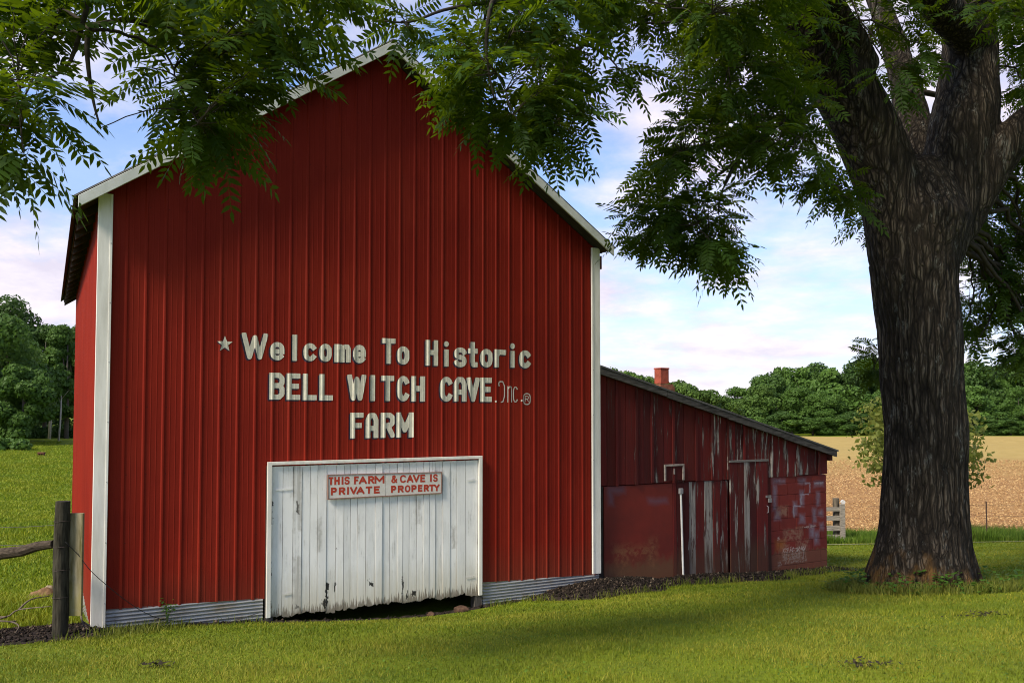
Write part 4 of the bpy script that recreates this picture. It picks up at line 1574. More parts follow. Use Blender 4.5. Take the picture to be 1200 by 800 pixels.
# longer unmown tufts where the mower does not reach: tree foot, fence post, wall and bank edges
tx, ty = [], []
for k in range(5200):
    a_ = rng.uniform(0, 6.28); r_ = rng.uniform(.72, 1.05)
    tx.append(5.1 + math.cos(a_) * r_ * 1.08); ty.append(10.6 + math.sin(a_) * r_)
for k in range(16000):
    lx_ = rng.uniform(-.4, 12.4); ly_ = -rng.uniform(.0, 1.35)
    h_ = float(bank_h(np.array(lx_), np.array(ly_)))
    if DX0 - .1 < lx_ < DX1 + .1:
        continue
    if h_ < .035 and (ly_ > -.22 or h_ > .002) and rng.random() < .55 + .4 * math.sin(lx_ * 3.1 + 1.4 * math.sin(lx_ * 7)):
        q_ = barn_w(lx_, ly_ - .02); tx.append(q_.x); ty.append(q_.y)
tx, ty = np.array(tx), np.array(ty)
blades('grass_tufts', tx, ty, rng.uniform(.05, .15, len(tx)), np.full(len(tx), .008),
       m_blades('tuft_blades', (.060, .095, .010), (.140, .175, .016), (.24, .22, .05), .15), 'longer unmown grass along the walls and round the tree foot', .5)
# pasture on the left
X, Y = scatter(150000, 10.0, 105, lambda y: -.66 * y - .5, lambda y: -.40 * y, 1.35)
far_ok = Y < 88 + 3 * np.sin(X)
X, Y = X[far_ok], Y[far_ok]
ok = ~in_building(X, Y) & (on_bank(X, Y) < .03) & ((X < -.497 * Y) | (Y < 11))
ok &= ~((X > -.5 * Y) & (Y < 11.0) & (X > -5.0))
X, Y = X[ok], Y[ok]
d = np.hypot(X, Y)
cl = .5 + .5 * np.sin(X * .8 + 2 * np.sin(Y * .37)) * np.sin(Y * .55 + X * .2)
nearp = np.exp(-((Y - 12.5) / 2.5) ** 2)
blades('pasture_grass', X, Y, (rng.uniform(.06, .14, len(X)) + .10 * nearp * rng.random(len(X))) * (.6 + .8 * cl), np.clip(d * .0011, .006, .07),
       m_blades('pasture_blades', (.074, .135, .008), (.205, .262, .012), (.300, .290, .026), .20), 'longer uneven green pasture grass left of the barn', .6)
# tall grass strip along the field edge
n = 42000
X = rng.uniform(6, 22, n); Y = 21.9 + rng.random(n) ** 1.3 * 3.4 - .02 * (X - 8)
ok = ~in_building(X, Y)
X, Y = X[ok], Y[ok]
blades('tall_grass', X, Y, rng.uniform(.15, .46, len(X)) * (.75 + .35 * np.sin(X * 2.3) * np.sin(X * .9 + Y)), np.full(len(X), .016),
       m_blades('tall_blades', (.050, .105, .010), (.125, .205, .018), (.17, .22, .04), .2), 'strip of tall bright green grass along the field edge', .35)
# stubble
n = 26000
Y = 26 + 50 * rng.random(n) ** 1.5; X = rng.uniform(.28, .68, n) * Y
Zs = ground_z(X, Y) + .04
s_ = rng.uniform(.025, .08, (n, 1)) * rng.uniform(.5, 1.3, (n, 3)) * np.array([1, 1, .55]) * (.6 + Y[:, None] / 60)
bx = base[None] * s_[:, None, :]
ang = rng.uniform(0, 6.28, n); cx_, sx_ = np.cos(ang)[:, None], np.sin(ang)[:, None]
Vx = np.stack([bx[..., 0] * cx_ - bx[..., 1] * sx_, bx[..., 0] * sx_ + bx[..., 1] * cx_, bx[..., 2]], -1) + np.stack([X, Y, Zs], -1)[:, None]
M_ = Mat('straw_clods'); r_ = M_.attr('rnd')
mclod = M_.done(M_.ramp(r_, [(0, (.20, .11, .048)), (.5, (.31, .18, .078)), (1, (.46, .31, .145))]), .95, None, .05)
tag(np_mesh('stubble', Vx, (tri[None] + np.arange(n)[:, None, None] * 5).reshape(-1, 3), mclod, attrs={'rnd': np.repeat(rng.random(n), 5)}),
    'tan straw and clods scattered over the harvested field', 'stubble', None, 'stuff')


# ================================================================== BIG WALNUT TREE
TX, TY = 5.05, 10.6
tree = empty('walnut_tree', (TX, TY, gz(TX, TY)))
tz0 = gz(TX, TY)
tag(tree, 'massive old shade tree with furrowed trunk, its leafy boughs hanging across the barn', 'tree')
TB = Vector((TX, TY, tz0))


def tw(p):                                   # world -> tree local
    return Vector(p) - TB


trunk_line = []
for (xl, xr, py) in ((1004, 1152, 694), (1015, 1143, 676), (1022, 1139, 650), (1029, 1136, 615), (1033, 1134, 560), (1033, 1133, 500), (1028, 1130, 420), (1021, 1126, 345), (1017, 1128, 300), (1012, 1140, 255), (1035, 1122, 215), (1060, 1100, 185)):
    P = at((xl + xr) / 2, py, TY)
    trunk_line.append((P, (xr - xl) / 2 / F_PX * TY * .89 - .01))
trunk_line[0][0].z = tz0 - .25
LIMBS = {
    'left': [(1058, 300, 10.6, .40), (1043, 225, 10.5, .39), (1012, 145, 10.4, .39), (970, 70, 10.2, .37), (928, -5, 9.9, .33), (905, -90, 9.4, .27), (840, -200, 8.8, .22), (740, -330, 8.0, .16), (600, -470, 7.2, .10)],
    'mid': [(1088, 300, 10.7, .40), (1112, 225, 10.75, .42), (1129, 150, 10.8, .41), (1136, 85, 10.9, .36), (1136, 20, 11.1, .30), (1135, -80, 11.4, .26), (1140, -240, 11.8, .2), (1120, -400, 12.0, .13), (1090, -560, 12.2, .07)],
    'curl': [(1146, 90, 10.95, .25), (1140, 55, 10.75, .24), (1115, 22, 10.4, .22), (1085, -10, 10.0, .20), (1040, -60, 9.4, .17), (985, -140, 8.6, .13), (900, -230, 7.6, .10), (780, -320, 6.6, .07)],
    'right': [(1120, 275, 10.7, .22), (1153, 212, 10.6, .23), (1190, 160, 10.5, .22), (1230, 125, 10.4, .20), (1300, 60, 10.2, .17), (1390, -40, 10.2, .13), (1500, -160, 10.4, .08)],
    'back': [(1080, 250, 11.0, .34), (1070, 150, 11.6, .24), (1050, 60, 12.3, .18), (1010, -60, 13.2, .14), (980, -200, 14.2, .09)],
}
# low long bough reaching over the lawn towards the camera's left, just above the top of the view
long_bough = [(4.35, 10.3, 6.7, .22), (3.3, 9.3, 7.35, .18), (2.0, 8.2, 7.5, .155), (.6, 7.1, 7.25, .13), (-.8, 6.2, 6.85, .105), (-2.2, 5.6, 6.3, .08), (-3.4, 5.2, 5.75, .05)]
limb_pts = {}
for k, v in LIMBS.items():
    limb_pts[k] = [(at(px, py, Y), r_) for px, py, Y, r_ in v]
limb_pts['bough'] = [(Vector((x, y, z)), r_) for x, y, z, r_ in long_bough]


def densify(line, n=6):
    P = np.array([tuple(p) for p, r_ in line]); Rr = np.array([r_ for p, r_ in line])
    t = np.arange(len(P)); tt = np.linspace(0, len(P) - 1, (len(P) - 1) * n + 1)
    # Catmull-Rom through the joints
    out = []
    for q in tt:
        i = min(int(q), len(P) - 2); f = q - i
        p0, p1, p2, p3 = P[max(i - 1, 0)], P[i], P[i + 1], P[min(i + 2, len(P) - 1)]
        out.append(.5 * ((2 * p1) + (-p0 + p2) * f + (2 * p0 - 5 * p1 + 4 * p2 - p3) * f * f + (-p0 + 3 * p1 - 3 * p2 + p3) * f ** 3))
    return np.array(out), np.interp(tt, t, Rr)


mbt = MB()
TP, TR = densify(trunk_line, 6)
mbt.tube([Vector(p) - TB for p in TP], list(TR), 40)
for k in range(9):                          # root flare
    a = 2 * math.pi * k / 9 + .3
    r1 = random.uniform(.60, .78)
    d = Vector((math.cos(a), math.sin(a), 0))
    c0 = Vector((trunk_line[2][0].x - TX, trunk_line[2][0].y - TY, 0))
    mbt.tube([c0 + d * .34 + Vector((0, 0, .75)), c0 + d * .42 + Vector((0, 0, .32)), c0 + d * (.40 + r1 * .2) + Vector((0, 0, .08)), c0 + d * r1 + Vector((0, 0, -.15))], [.12, .17, .15, .07], 10)
NET = []                                    # the limb network leafy branches start from
for k in ('left', 'mid', 'curl', 'right', 'back', 'bough'):
    P, Rr = densify(limb_pts[k], 6)
    mbt.tube([Vector(p) - TB for p in P], list(Rr), 20)
    for p, r_ in zip(P, Rr):
        NET.append((p, r_))
mat_bark = m_bark()
me = bpy.data.meshes.new('trunk_base'); me.from_pydata(mbt.v, [], mbt.f)
tmp = bpy.data.objects.new('trunk_base', me); COL.objects.link(tmp)
rm = tmp.modifiers.new('r', 'REMESH'); rm.mode = 'VOXEL'; rm.voxel_size = .024
dg = bpy.context.evaluated_depsgraph_get()
tme = bpy.data.meshes.new_from_object(tmp.evaluated_get(dg))
bpy.data.objects.remove(tmp); bpy.data.meshes.remove(me)
tme.name = 'trunk'
nv = len(tme.vertices)
co = np.empty(nv * 3, np.float32); tme.vertices.foreach_get('co', co); co = co.reshape(-1, 3)
ed = np.empty(len(tme.edges) * 2, np.int32); tme.edges.foreach_get('vertices', ed); ed = ed.reshape(-1, 2)
for it in range(10):
    acc = np.zeros_like(co); cnt = np.zeros(nv)
    np.add.at(acc, ed[:, 0], co[ed[:, 1]]); np.add.at(acc, ed[:, 1], co[ed[:, 0]])
    np.add.at(cnt, ed.ravel(), 1)
    co = .5 * co + .5 * acc / cnt[:, None]
tme.vertices.foreach_set('co', co.ravel()); tme.update()
nor = np.empty(nv * 3, np.float32); tme.vertices.foreach_get('normal', nor); nor = nor.reshape(-1, 3)
# bark ridges: interlaced furrows running up the stem
aa = np.arctan2(co[:, 1], co[:, 0] + .05)
u_ = aa * 11 + 1.4 * np.sin(co[:, 2] * 2.2 + aa * 3) + .9 * np.sin(co[:, 2] * 5.1 - aa * 5)
rid = np.abs(np.sin(u_)) ** .7 * .55 + .45 * np.abs(np.sin(u_ * 1.73 + 2.2 * np.sin(co[:, 2] * 3.3))) ** .7
lump = np.sin(co[:, 2] * 3.1 + aa * 2) * np.sin(co[:, 2] * 1.7 - aa * 3)
rad = np.hypot(co[:, 0], co[:, 1])
amp = np.where(co[:, 2] < 4, 1.0, .55)
co = co + nor * ((rid - .5) * .032 * amp + lump * .022 * amp)[:, None]
tme.vertices.foreach_set('co', co.ravel())
for m_ in list(tme.materials):
    pass
tme.materials.clear()
link('trunk', tme, mat_bark, tree, smooth=True)

# ---- leaf masses: where the boughs hang in view (photo outline, depth range, anchors)
MASS = [
    # upper left, nearest
    ([(-60, -40), (85, -40), (100, 10), (60, 45), (60, 120), (40, 185), (-60, 180)], 4.3, 5.4, 54),
    ([(80, -40), (430, -40), (400, 0), (380, 35), (340, 20), (250, 30), (180, 10), (90, -5)], 4.6, 6.2, 44),
    ([(150, 35), (250, 20), (370, 30), (400, 55), (375, 75), (300, 90), (275, 150), (248, 185), (220, 150), (190, 115), (165, 75)], 4.9, 6.0, 52),
    # centre, over the peak and the right slope of the roof
    ([(520, 0), (570, -40), (750, -40), (705, 25), (675, 95), (650, 150), (605, 155), (550, 135), (515, 105), (508, 50)], 6.2, 8.4, 122),
    ([(455, 18), (490, 12), (485, 42), (462, 45)], 6.6, 7.2, 4),
    ([(620, 120), (690, 120), (680, 165), (630, 180)], 6.6, 7.6, 16),
    ([(700, -40), (960, -40), (960, 30), (820, 45), (720, 50)], 6.8, 9.5, 80),
    ([(720, 60), (755, 60), (750, 110), (735, 105)], 7, 7.6, 4),
    # right of the middle, in front of and left of the trunk
    ([(780, 40), (930, 30), (965, 120), (975, 190), (900, 190), (830, 170), (770, 210), (745, 240), (740, 215), (770, 170), (800, 130)], 7.6, 10.0, 150),
    ([(735, 230), (800, 215), (860, 220), (850, 255), (840, 300), (790, 285), (735, 285)], 7.8, 9.0, 54),
    ([(930, 200), (995, 200), (1000, 240), (950, 230)], 8.6, 9.8, 14),
    ([(840, 280), (872, 290), (865, 315), (845, 305)], 8.0, 8.6, 7),
    # across the top of the limbs
    ([(960, -40), (1090, -40), (1090, 60), (1060, 110), (1010, 110), (960, 80)], 9.2, 10.2, 34),
    ([(1090, -40), (1260, -40), (1260, 60), (1180, 40), (1100, 20)], 8.6, 12.5, 84),
    ([(1170, 60), (1260, 40), (1260, 140), (1190, 110)], 10.8, 12.5, 50),
    # behind the trunk
    ([(1150, 180), (1260, 170), (1260, 300), (1140, 300), (1125, 260)], 11.4, 13.5, 125),
    ([(1135, 300), (1260, 300), (1260, 390), (1160, 370), (1135, 420), (1128, 350)], 11.4, 13.5, 120),
    ([(1170, 390), (1260, 390), (1260, 450), (1190, 440)], 11.4, 13.0, 40),
    ([(1010, 225), (1025, 250), (1022, 300), (1012, 280)], 11.2, 12, 6),
    ([(1016, 390), (1034, 380), (1034, 430), (1018, 440)], 11.2, 12.2, 8),
    ([(1040, 30), (1110, 30), (1095, 110), (1070, 140), (1045, 110)], 11.4, 13.5, 14),
]


def in_poly(px, py, poly):
    c = False
    for i in range(len(poly)):
        (x1, y1), (x2, y2) = poly[i - 1], poly[i]
        if (y1 > py) != (y2 > py) and px < (x2 - x1) * (py - y1) / (y2 - y1) + x1:
            c = not c
    return c


groups = []
for poly, d0, d1, cnt in MASS:
    xs_ = [p[0] for p in poly]; ys_ = [p[1] for p in poly]
    g = []
    while len(g) < cnt:
        qx_, qy_ = rng.uniform(min(xs_), max(xs_)), rng.uniform(min(ys_), max(ys_))
        if in_poly(qx_, qy_, poly):
            g.append(np.array(at(qx_, qy_, rng.uniform(d0, d1))))
    groups.append(np.array(g))
n_view = sum(len(g) for g in groups)
# the rest of the crown, above and outside the photograph
outer = []
ctr, rad_ = np.array([4.6, 10.0, 9.6]), np.array([8.2, 7.2, 4.6])
while len(outer) < 700:
    v = rng.normal(size=3); v /= np.linalg.norm(v)
    P = ctr + v * rad_ * rng.uniform(.55, 1.0)
    if P[2] < 6.0 and P[1] < 6.5:
        continue
    if P[2] < 5.0:
        continue
    px, py, dd = project(P)
    if dd > .3 and -60 < px < 1260 and py > -95:
        continue
    lx, ly = barn_l(P[0], P[1])
    if -.8 < lx < W + .8 and ly > -1.0 and P[2] < rake_top(np.clip(lx, 0, W)) + .7:
        continue
    if (P[1] < 6.2 and rng.random() < .8) or (P[0] < -3.2 and rng.random() < .5):
        continue
    outer.append(P)
while len(outer) < 790:                      # unseen extra leaf mass, added to shade the right of the barn front
    v = rng.normal(size=3); v /= np.linalg.norm(v)
    P = np.array([-2.6, 8.0, 8.7]) + v * np.array([2.5, 1.9, 1.5]) * rng.uniform(.3, 1.0)
    px, py, dd = project(P)
    lx, ly = barn_l(P[0], P[1])
    if py > -95 or (ly > -.9 and P[2] < rake_top(np.clip(lx, 0, W)) + .6):
        continue
    outer.append(P)
outer = np.array(outer)
# split every mass into branch-sized bunches
def bunches(pts, size):
    pts = list(pts); out = []
    while pts:
        p0 = pts[rng.integers(len(pts))]
        dd = [np.linalg.norm(q - p0) for q in pts]
        idx = np.argsort(dd)[:size]
        out.append(np.array([pts[i] for i in idx]))
        pts = [q for i, q in enumerate(pts) if i not in set(idx.tolist())]
    return out


all_b = []
for g in groups:
    all_b += bunches(g, 16)
n_vis_b = len(all_b)
all_b += bunches(outer, 22)
netP = np.array([p for p, r_ in NET]); netR = np.array([r_ for p, r_ in NET])
usable = (netP[:, 2] > 4.2) & (netR < .32)
netP, netR = netP[usable], netR[usable]
LB, LD, LL = [], [], []                     # leaf bases, directions, lengths


def curve_pts(a, b, n, sag, wob):
    a, b = np.array(a, float), np.array(b, float)
    L = np.linalg.norm(b - a)
    t = np.linspace(0, 1, n)[:, None]
    p = a + (b - a) * t
    p[:, 2] += (sag * L * 4 * t * (1 - t))[:, 0]
    w = rng.normal(0, wob * L, (n, 3)) * np.sin(np.pi * t)
    return p + w


mat_twig = m_plain('branch_bark', (.045, .038, .030), .9, .3, 30, .1, .3)
EXPL = [                                     # bare branches one can follow in the photograph
    [(700, -30, 7.6), (715, 15, 7.5), (690, 45, 7.4), (662, 78, 7.3), (645, 112, 7.2), (632, 145, 7.1)],
    [(1000, -20, 9.3), (930, 5, 8.9), (850, 14, 8.6), (790, 26, 8.3), (750, 27, 8.0)],
    [(640, -20, 7.2), (600, 0, 7.1), (565, 4, 7.0), (520, 12, 6.9), (480, 26, 6.8), (441, 24, 6.8)],
    [(590, -20, 6.5), (576, 5, 6.5), (570, 45, 6.5), (572, 80, 6.5), (580, 118, 6.5)],
    [(108, -20, 4.8), (95, 35, 4.8), (78, 78, 4.75), (45, 96, 4.7), (8, 108, 4.7)],
    [(104, 30, 5.0), (102, 60, 5.0), (106, 100, 5.0), (112, 130, 5.0), (118, 150, 5.0)],
    [(960, 120, 9.2), (905, 150, 8.8), (880, 172, 8.6), (855, 195, 8.4), (830, 215, 8.3), (822, 235, 8.2)],
    [(880, 172, 8.6), (868, 180, 8.5), (846, 225, 8.4), (842, 250, 8.4)],
    [(1070, 150, 11.4), (1062, 110, 11.5), (1075, 70, 11.6), (1100, 30, 11.8)],
]
for e in EXPL:
    P = [(at(*q), max(.006, .026 * (1 - .8 * i / (len(e) - 1))) * (q[2] / 7)) for i, q in enumerate(e)]
    pp, rr = densify(P, 4)
    mbx = MB(); mbx.tube([Vector(p) - TB for p in pp], list(rr), 7)
    mbx.build('branch', mat_twig, tree, smooth=True)
    netP = np.concatenate([netP, pp]); netR = np.concatenate([netR, np.array(rr)])
for bi, B in enumerate(all_b):
    cen = B.mean(0)
    tip = B[np.argmin(B[:, 2])] if bi < n_vis_b else B[np.argmax(np.linalg.norm(B - np.array([TX, TY, 6]), axis=1))]
    dn = np.linalg.norm(netP - cen, axis=1) + np.where(netP[:, 2] < cen[2] - .3, .9, 0)
    j = int(np.argmin(dn))
    st_ = netP[j]
    L = np.linalg.norm(cen - st_)
    mid = cen + (st_ - cen) / max(L, .01) * min(.35, L * .3)
    main = np.concatenate([curve_pts(st_, mid, 9, .10, .018), curve_pts(mid, tip * .8 + cen * .2, 6, -.03, .03)[1:]])
    r0 = min(netR[j] * .7, .012 + .010 * L)
    mbx = MB()
    mbx.tube([Vector(p) - TB for p in main], list(np.linspace(r0, .005, len(main))), 6)
    for P in B:
        k = int(np.argmin(np.linalg.norm(main - P, axis=1) + np.linspace(.25, 0, len(main))))
        s_ = main[k]
        tw_ = curve_pts(s_, P, 5, .06, .03)
        mbx.tube([Vector(p) - TB for p in tw_], [.0055, .005, .0045, .0038, .003], 4)
        td = tw_[-1] - tw_[-3]; td = td / max(np.linalg.norm(td), 1e-3)
        nl = int(rng.integers(5, 9))
        for q in range(nl):
            f = q / (nl - 1)
            pos = tw_[-1] * f + tw_[-3] * (1 - f)
            a = q * 2.4 + rng.uniform(-.4, .4)
            side = np.cross(td, (0, 0, 1.)); side /= max(np.linalg.norm(side), 1e-3)
            upv = np.cross(side, td)
            dirv = td * (.45 + .5 * f) + (side * math.cos(a) + upv * math.sin(a) * .38) * .9 + np.array([0, 0, -.12])
            dirv /= np.linalg.norm(dirv)
            LB.append(pos); LD.append(dirv); LL.append(rng.uniform(.20, .40))
    mbx.build('branch', mat_twig, tree, smooth=True)
LB, LD, LL = np.array(LB), np.array(LD), np.array(LL)
N = len(LB)
NP = 8
sv = np.linspace(.18, .94, NP)
droop = rng.uniform(.02, .48, N)
side = np.cross(LD, np.array([0, 0, 1.])); side /= np.maximum(np.linalg.norm(side, axis=1, keepdims=True), 1e-3)
roll = rng.normal(0, .45, N)[:, None]
upv = np.cross(side, LD)
side = side * np.cos(roll) + upv * np.sin(roll)


def rach(s):
    return LB[:, None] + LL[:, None, None] * (s[None, :, None] * LD[:, None] + np.array([0, 0, -1.]) * (droop[:, None, None] * (s[None, :, None] ** 2)))


def tang(s):
    t = LD[:, None] + np.array([0, 0, -1.]) * (2 * droop[:, None, None] * s[None, :, None])
    return t / np.linalg.norm(t, axis=2, keepdims=True)


s_all = np.concatenate([np.repeat(sv, 2), [1.0]])
sg = np.array([1, -1] * NP + [0.])
base_p = rach(s_all); tg = tang(s_all)
ldir = side[:, None] * sg[None, :, None] * .92 + tg * np.where(sg == 0, 1.0, .48)[None, :, None] + rng.normal(0, .09, base_p.shape) + np.array([0, 0, -.14])
ldir /= np.linalg.norm(ldir, axis=2, keepdims=True)
envl = np.concatenate([np.repeat(.72 + .45 * np.sin(np.pi * (sv * .85 + .05)), 2), [.95]])
ll = (LL[:, None] * .225) * envl[None] * rng.uniform(.85, 1.15, (N, len(sg)))
wdir = np.cross(ldir, np.cross(tg, side[:, None]) + rng.normal(0, .22, ldir.shape))
wdir /= np.maximum(np.linalg.norm(wdir, axis=2, keepdims=True), 1e-3)
nrm = np.cross(wdir, ldir)
lw = ll * .172
p0 = base_p
p1 = base_p + ldir * (ll * .30)[..., None] + wdir * (lw * 1.0)[..., None] + nrm * (ll * .03)[..., None]
p2 = base_p + ldir * (ll * .66)[..., None] + wdir * (lw * .78)[..., None] + nrm * (ll * .02)[..., None] - np.array([0, 0, .02]) * ll[..., None]
p3 = base_p + ldir * ll[..., None] - np.array([0, 0, .09]) * ll[..., None]
p4 = base_p + ldir * (ll * .66)[..., None] - wdir * (lw * .78)[..., None] + nrm * (ll * .02)[..., None] - np.array([0, 0, .02]) * ll[..., None]
p5 = base_p + ldir * (ll * .30)[..., None] - wdir * (lw * 1.0)[..., None] + nrm * (ll * .03)[..., None]
VL = np.stack([p0, p1, p2, p3, p4, p5], 2).reshape(-1, 6, 3)
nl_ = len(VL)
fq = np.array([(0, 1, 2, 3), (0, 3, 4, 5)])
FL = (fq[None] + np.arange(nl_)[:, None, None] * 6).reshape(-1, 4)
# stalks
ss = np.linspace(0, 1, 4)
rp = rach(ss)
wv = side[:, None] * .0016
VR = np.stack([rp - wv, rp + wv], 2)
o_ = nl_ * 6
idx = np.arange(N * 8).reshape(N, 4, 2) + o_
FR = np.stack([idx[:, :-1, 0], idx[:, :-1, 1], idx[:, 1:, 1], idx[:, 1:, 0]], -1).reshape(-1, 4)
lr = np.repeat(np.clip(rng.normal(.42, .27, N), 0, 1), len(sg))
lr = np.clip(lr + rng.normal(0, .08, nl_), 0, 1)
V_all = np.concatenate([VL.reshape(-1, 3), VR.reshape(-1, 3)]) - np.array(TB)
np_mesh('crown', V_all, np.concatenate([FL, FR]), m_leaf('walnut_leaf', (.006, .019, .004), (.024, .052, .006), .24, (.20, .30, .006)), tree,
        attrs={'rnd': np.concatenate([np.repeat(lr, 6), np.full(N * 8, .8)])})

# leafy weeds round the foot of the tree (ground cover)
def leaf_cloud(C, size, nrm_up=.6, asp=.62):
    n = len(C)
    a = rng.uniform(0, 2 * np.pi, n)
    d = np.stack([np.cos(a), np.sin(a), rng.uniform(-.3, .5, n)], -1); d /= np.linalg.norm(d, axis=1, keepdims=True)
    u = np.stack([rng.normal(0, 1 - nrm_up, n), rng.normal(0, 1 - nrm_up, n), np.ones(n)], -1)
    w = np.cross(d, u); w /= np.linalg.norm(w, axis=1, keepdims=True)
    s = np.asarray(size).reshape(-1, 1) * np.ones((n, 1))
    V = np.stack([C - d * s * .5, C + w * s * asp * .5 - d * s * .05, C + d * s * .5, C - w * s * asp * .5 - d * s * .05], 1)
    return V


n = 1500
a = rng.uniform(0, 2 * np.pi, n); rr = rng.uniform(.62, 1.12, n)
X = TX + .05 + np.cos(a) * rr * 1.05; Y = TY + np.sin(a) * rr * .95
keep = rng.random(n) < np.where(np.sin(a * 3 + 1) > -.4, .95, .35)
X, Y = X[keep], Y[keep]
hgt = rng.uniform(0, .16, len(X)) * (.5 + .8 * (np.sin(X * 9) * np.sin(Y * 7 + 2) > -.1))
C = np.stack([X, Y, ground_z(X, Y) + .02 + hgt], -1)
V = leaf_cloud(C, rng.uniform(.035, .075, len(C)), .6, .7)
tag(np_mesh('ground_cover', V, np.arange(len(C) * 4).reshape(-1, 4), m_leaf('weed_leaf', (.030, .068, .012), (.055, .115, .016), .25), attrs={'rnd': np.repeat(rng.random(len(C)), 4)}),
    'low dark green leafy weeds ringing the foot of the big tree', 'weeds', None, 'stuff')

# ================================================================== FENCES AND SMALL THINGS
mat_dpost = m_plain('dark_weathered_post', (.040, .036, .026), .9, .5, 7, .1, .5, (5, 5, .7))
mat_gpost = m_plain('mossy_grey_wood', (.22, .20, .16), .9, .45, 4, .1, .4, (6, 6, .7))


def m_mossboard():
    M = Mat('mossy_board')
    x, y, z = M.xyz()
    n = M.noise(M.scale((9, 9, 1.1)), 1.6, 6, .65, .5)
    f = M.noise(sc=9, det=5, rough=.65)
    c = M.ramp(n, [(.36, (.03, .024, .02)), (.47, (.17, .145, .115)), (.66, (.34, .30, .245))])
    moss = M.ramp(M.math('ADD', z, M.math('MULTIPLY', M.math('SUBTRACT', f, .5), 1.2)), [(.32, 1.0), (.62, 0.0)])
    c = M.mix(M.math('MULTIPLY', moss, .55), c, (.24, .205, .055))
    side_ = M.ramp(M.math('ADD', x, M.math('MULTIPLY', M.math('SUBTRACT', f, .5), .2)), [(.02, 0.0), (.08, 1.0)])
    c = M.mix(M.math('MULTIPLY', side_, .35), c, (.26, .225, .07))
    return M.done(c, .9, M.bump(n, .4, .01), .1)


FY_ = 9.05
fp = at(70, 745, FY_)
fgz = gz(fp.x, fp.y)
fence = empty('rail_fence', (fp.x, fp.y, fgz))
tag(fence, 'dark round wooden fence post with split rail and mossy board at the barn corner', 'fence')
ph = at(70, 587, FY_).z - fgz
mb = MB()
n_ = 14
pts = [(0, 0, -.3)] + [(.006 * math.sin(k * 1.3), 0, ph * k / 6) for k in range(7)]
mb.tube(pts, [.077, .077, .079, .076, .078, .077, .076, .072], 18)
post = mb.build('post', mat_dpost, fence, smooth=False)
for py in (610, 640, 667, 699):
    zz_ = at(70, py, FY_).z - fgz
    mbw = MB(); ring = [(.080 * math.cos(2 * math.pi * k / 16), .080 * math.sin(2 * math.pi * k / 16), zz_ + .004 * math.sin(k)) for k in range(17)]
    mbw.tube(ring, [.003] * 17, 5)
    mbw.build('wire_wrap', m_plain('rusty_wire', (.05, .035, .03), .7), post)
b0 = at(79, 721, FY_ + .05); b1 = at(98, 601, FY_ + .05)
mb = MB()
mb.box(b0.x - fp.x, b1.x - fp.x, .035, .075, b0.z - fgz, b1.z - fgz)
mb.build('board', m_mossboard(), fence, bevel=.004)
r0, r1 = at(63, 637, FY_ + .02), at(-75, 664, FY_ + .6)
mb = MB()
rp_ = [Vector(r0).lerp(Vector(r1), k / 8) - Vector((fp.x, fp.y, fgz)) + Vector((0, 0, .012 * math.sin(k * 2.1))) for k in range(9)]
mb.tube(rp_, [.045, .052, .058, .062, .064, .066, .066, .064, .064], 9)
mb.build('rail', m_plain('split_rail_wood', (.060, .046, .034), .9, .5, 6, .1, .5, (1.2, 8, 8)), fence, smooth=False)
wpts = [at(77, 635, 9.0), at(92, 650, 9.08), at(110, 672, 9.15), at(150, 705, 9.45), at(180, 722, 9.72), at(205, 727, 9.95), at(255, 731, 10.2), at(302, 718, 10.35)]
wp, _r = densify([(p, .004) for p in wpts], 6)
mb = MB(); mb.tube([Vector(p) - Vector((fp.x, fp.y, fgz)) for p in wp], [.0042] * len(wp), 6)
mb.build('wire', m_plain('dark_cable', (.02, .018, .018), .6), fence, smooth=True)
for (ya, yb) in ((638, 637), (615, 617)):
    wp = [at(64, ya, FY_), at(30, (ya + yb) / 2 + 1, FY_ + .5), at(-80, yb + 2, FY_ + 1.6)]
    mb = MB(); mb.tube([p - Vector((fp.x, fp.y, fgz)) for p in wp], [.003] * 3, 5)
    mb.build('wire', m_plain('fence_wire', (.06, .055, .05), .6), fence)

# dead brush pile beside the post
def stick_pile(name, spots, label, cat):
    o0 = at(*spots[0][0])
    root = MB()
    for s in spots:
        P = [at(*q) for q in s]
        pp, rr = densify([(p, .012 * (1 - .6 * i / (len(P) - 1))) for i, p in enumerate(P)], 4)
        root.tube([Vector(p) for p in pp], list(rr), 6)
    ob = root.build(name, m_plain('dry_grey_twigs', (.13, .105, .08), .9, .35, 12, .1), None, smooth=True)
    return tag(ob, label, cat)


stick_pile('dead_branch', [[(-20, 722, 9.5), (8, 722, 9.5), (22, 714, 9.5), (60, 710, 9.45)], [(8, 722, 9.5), (-5, 726, 9.4)], [(22, 714, 9.5), (36, 702, 9.6), (58, 698, 9.7)]],
           'grey dead branch lying in the dark soil left of the fence post', 'branch')
stick_pile('dead_branch', [[(-15, 727, 9.2), (12, 728, 9.2), (22, 733, 9.15), (18, 741, 9.1)], [(12, 728, 9.2), (20, 727, 9.25)]],
           'pale forked dead branch at the left edge below the fence rail', 'branch')
stick_pile('dead_branch', [[(95, 722, 9.3), (98, 732, 9.2), (104, 737, 9.15)], [(97, 728, 9.25), (106, 733, 9.2)]],
           'short dry twig propped between the mossy board and white corner trim', 'branch')

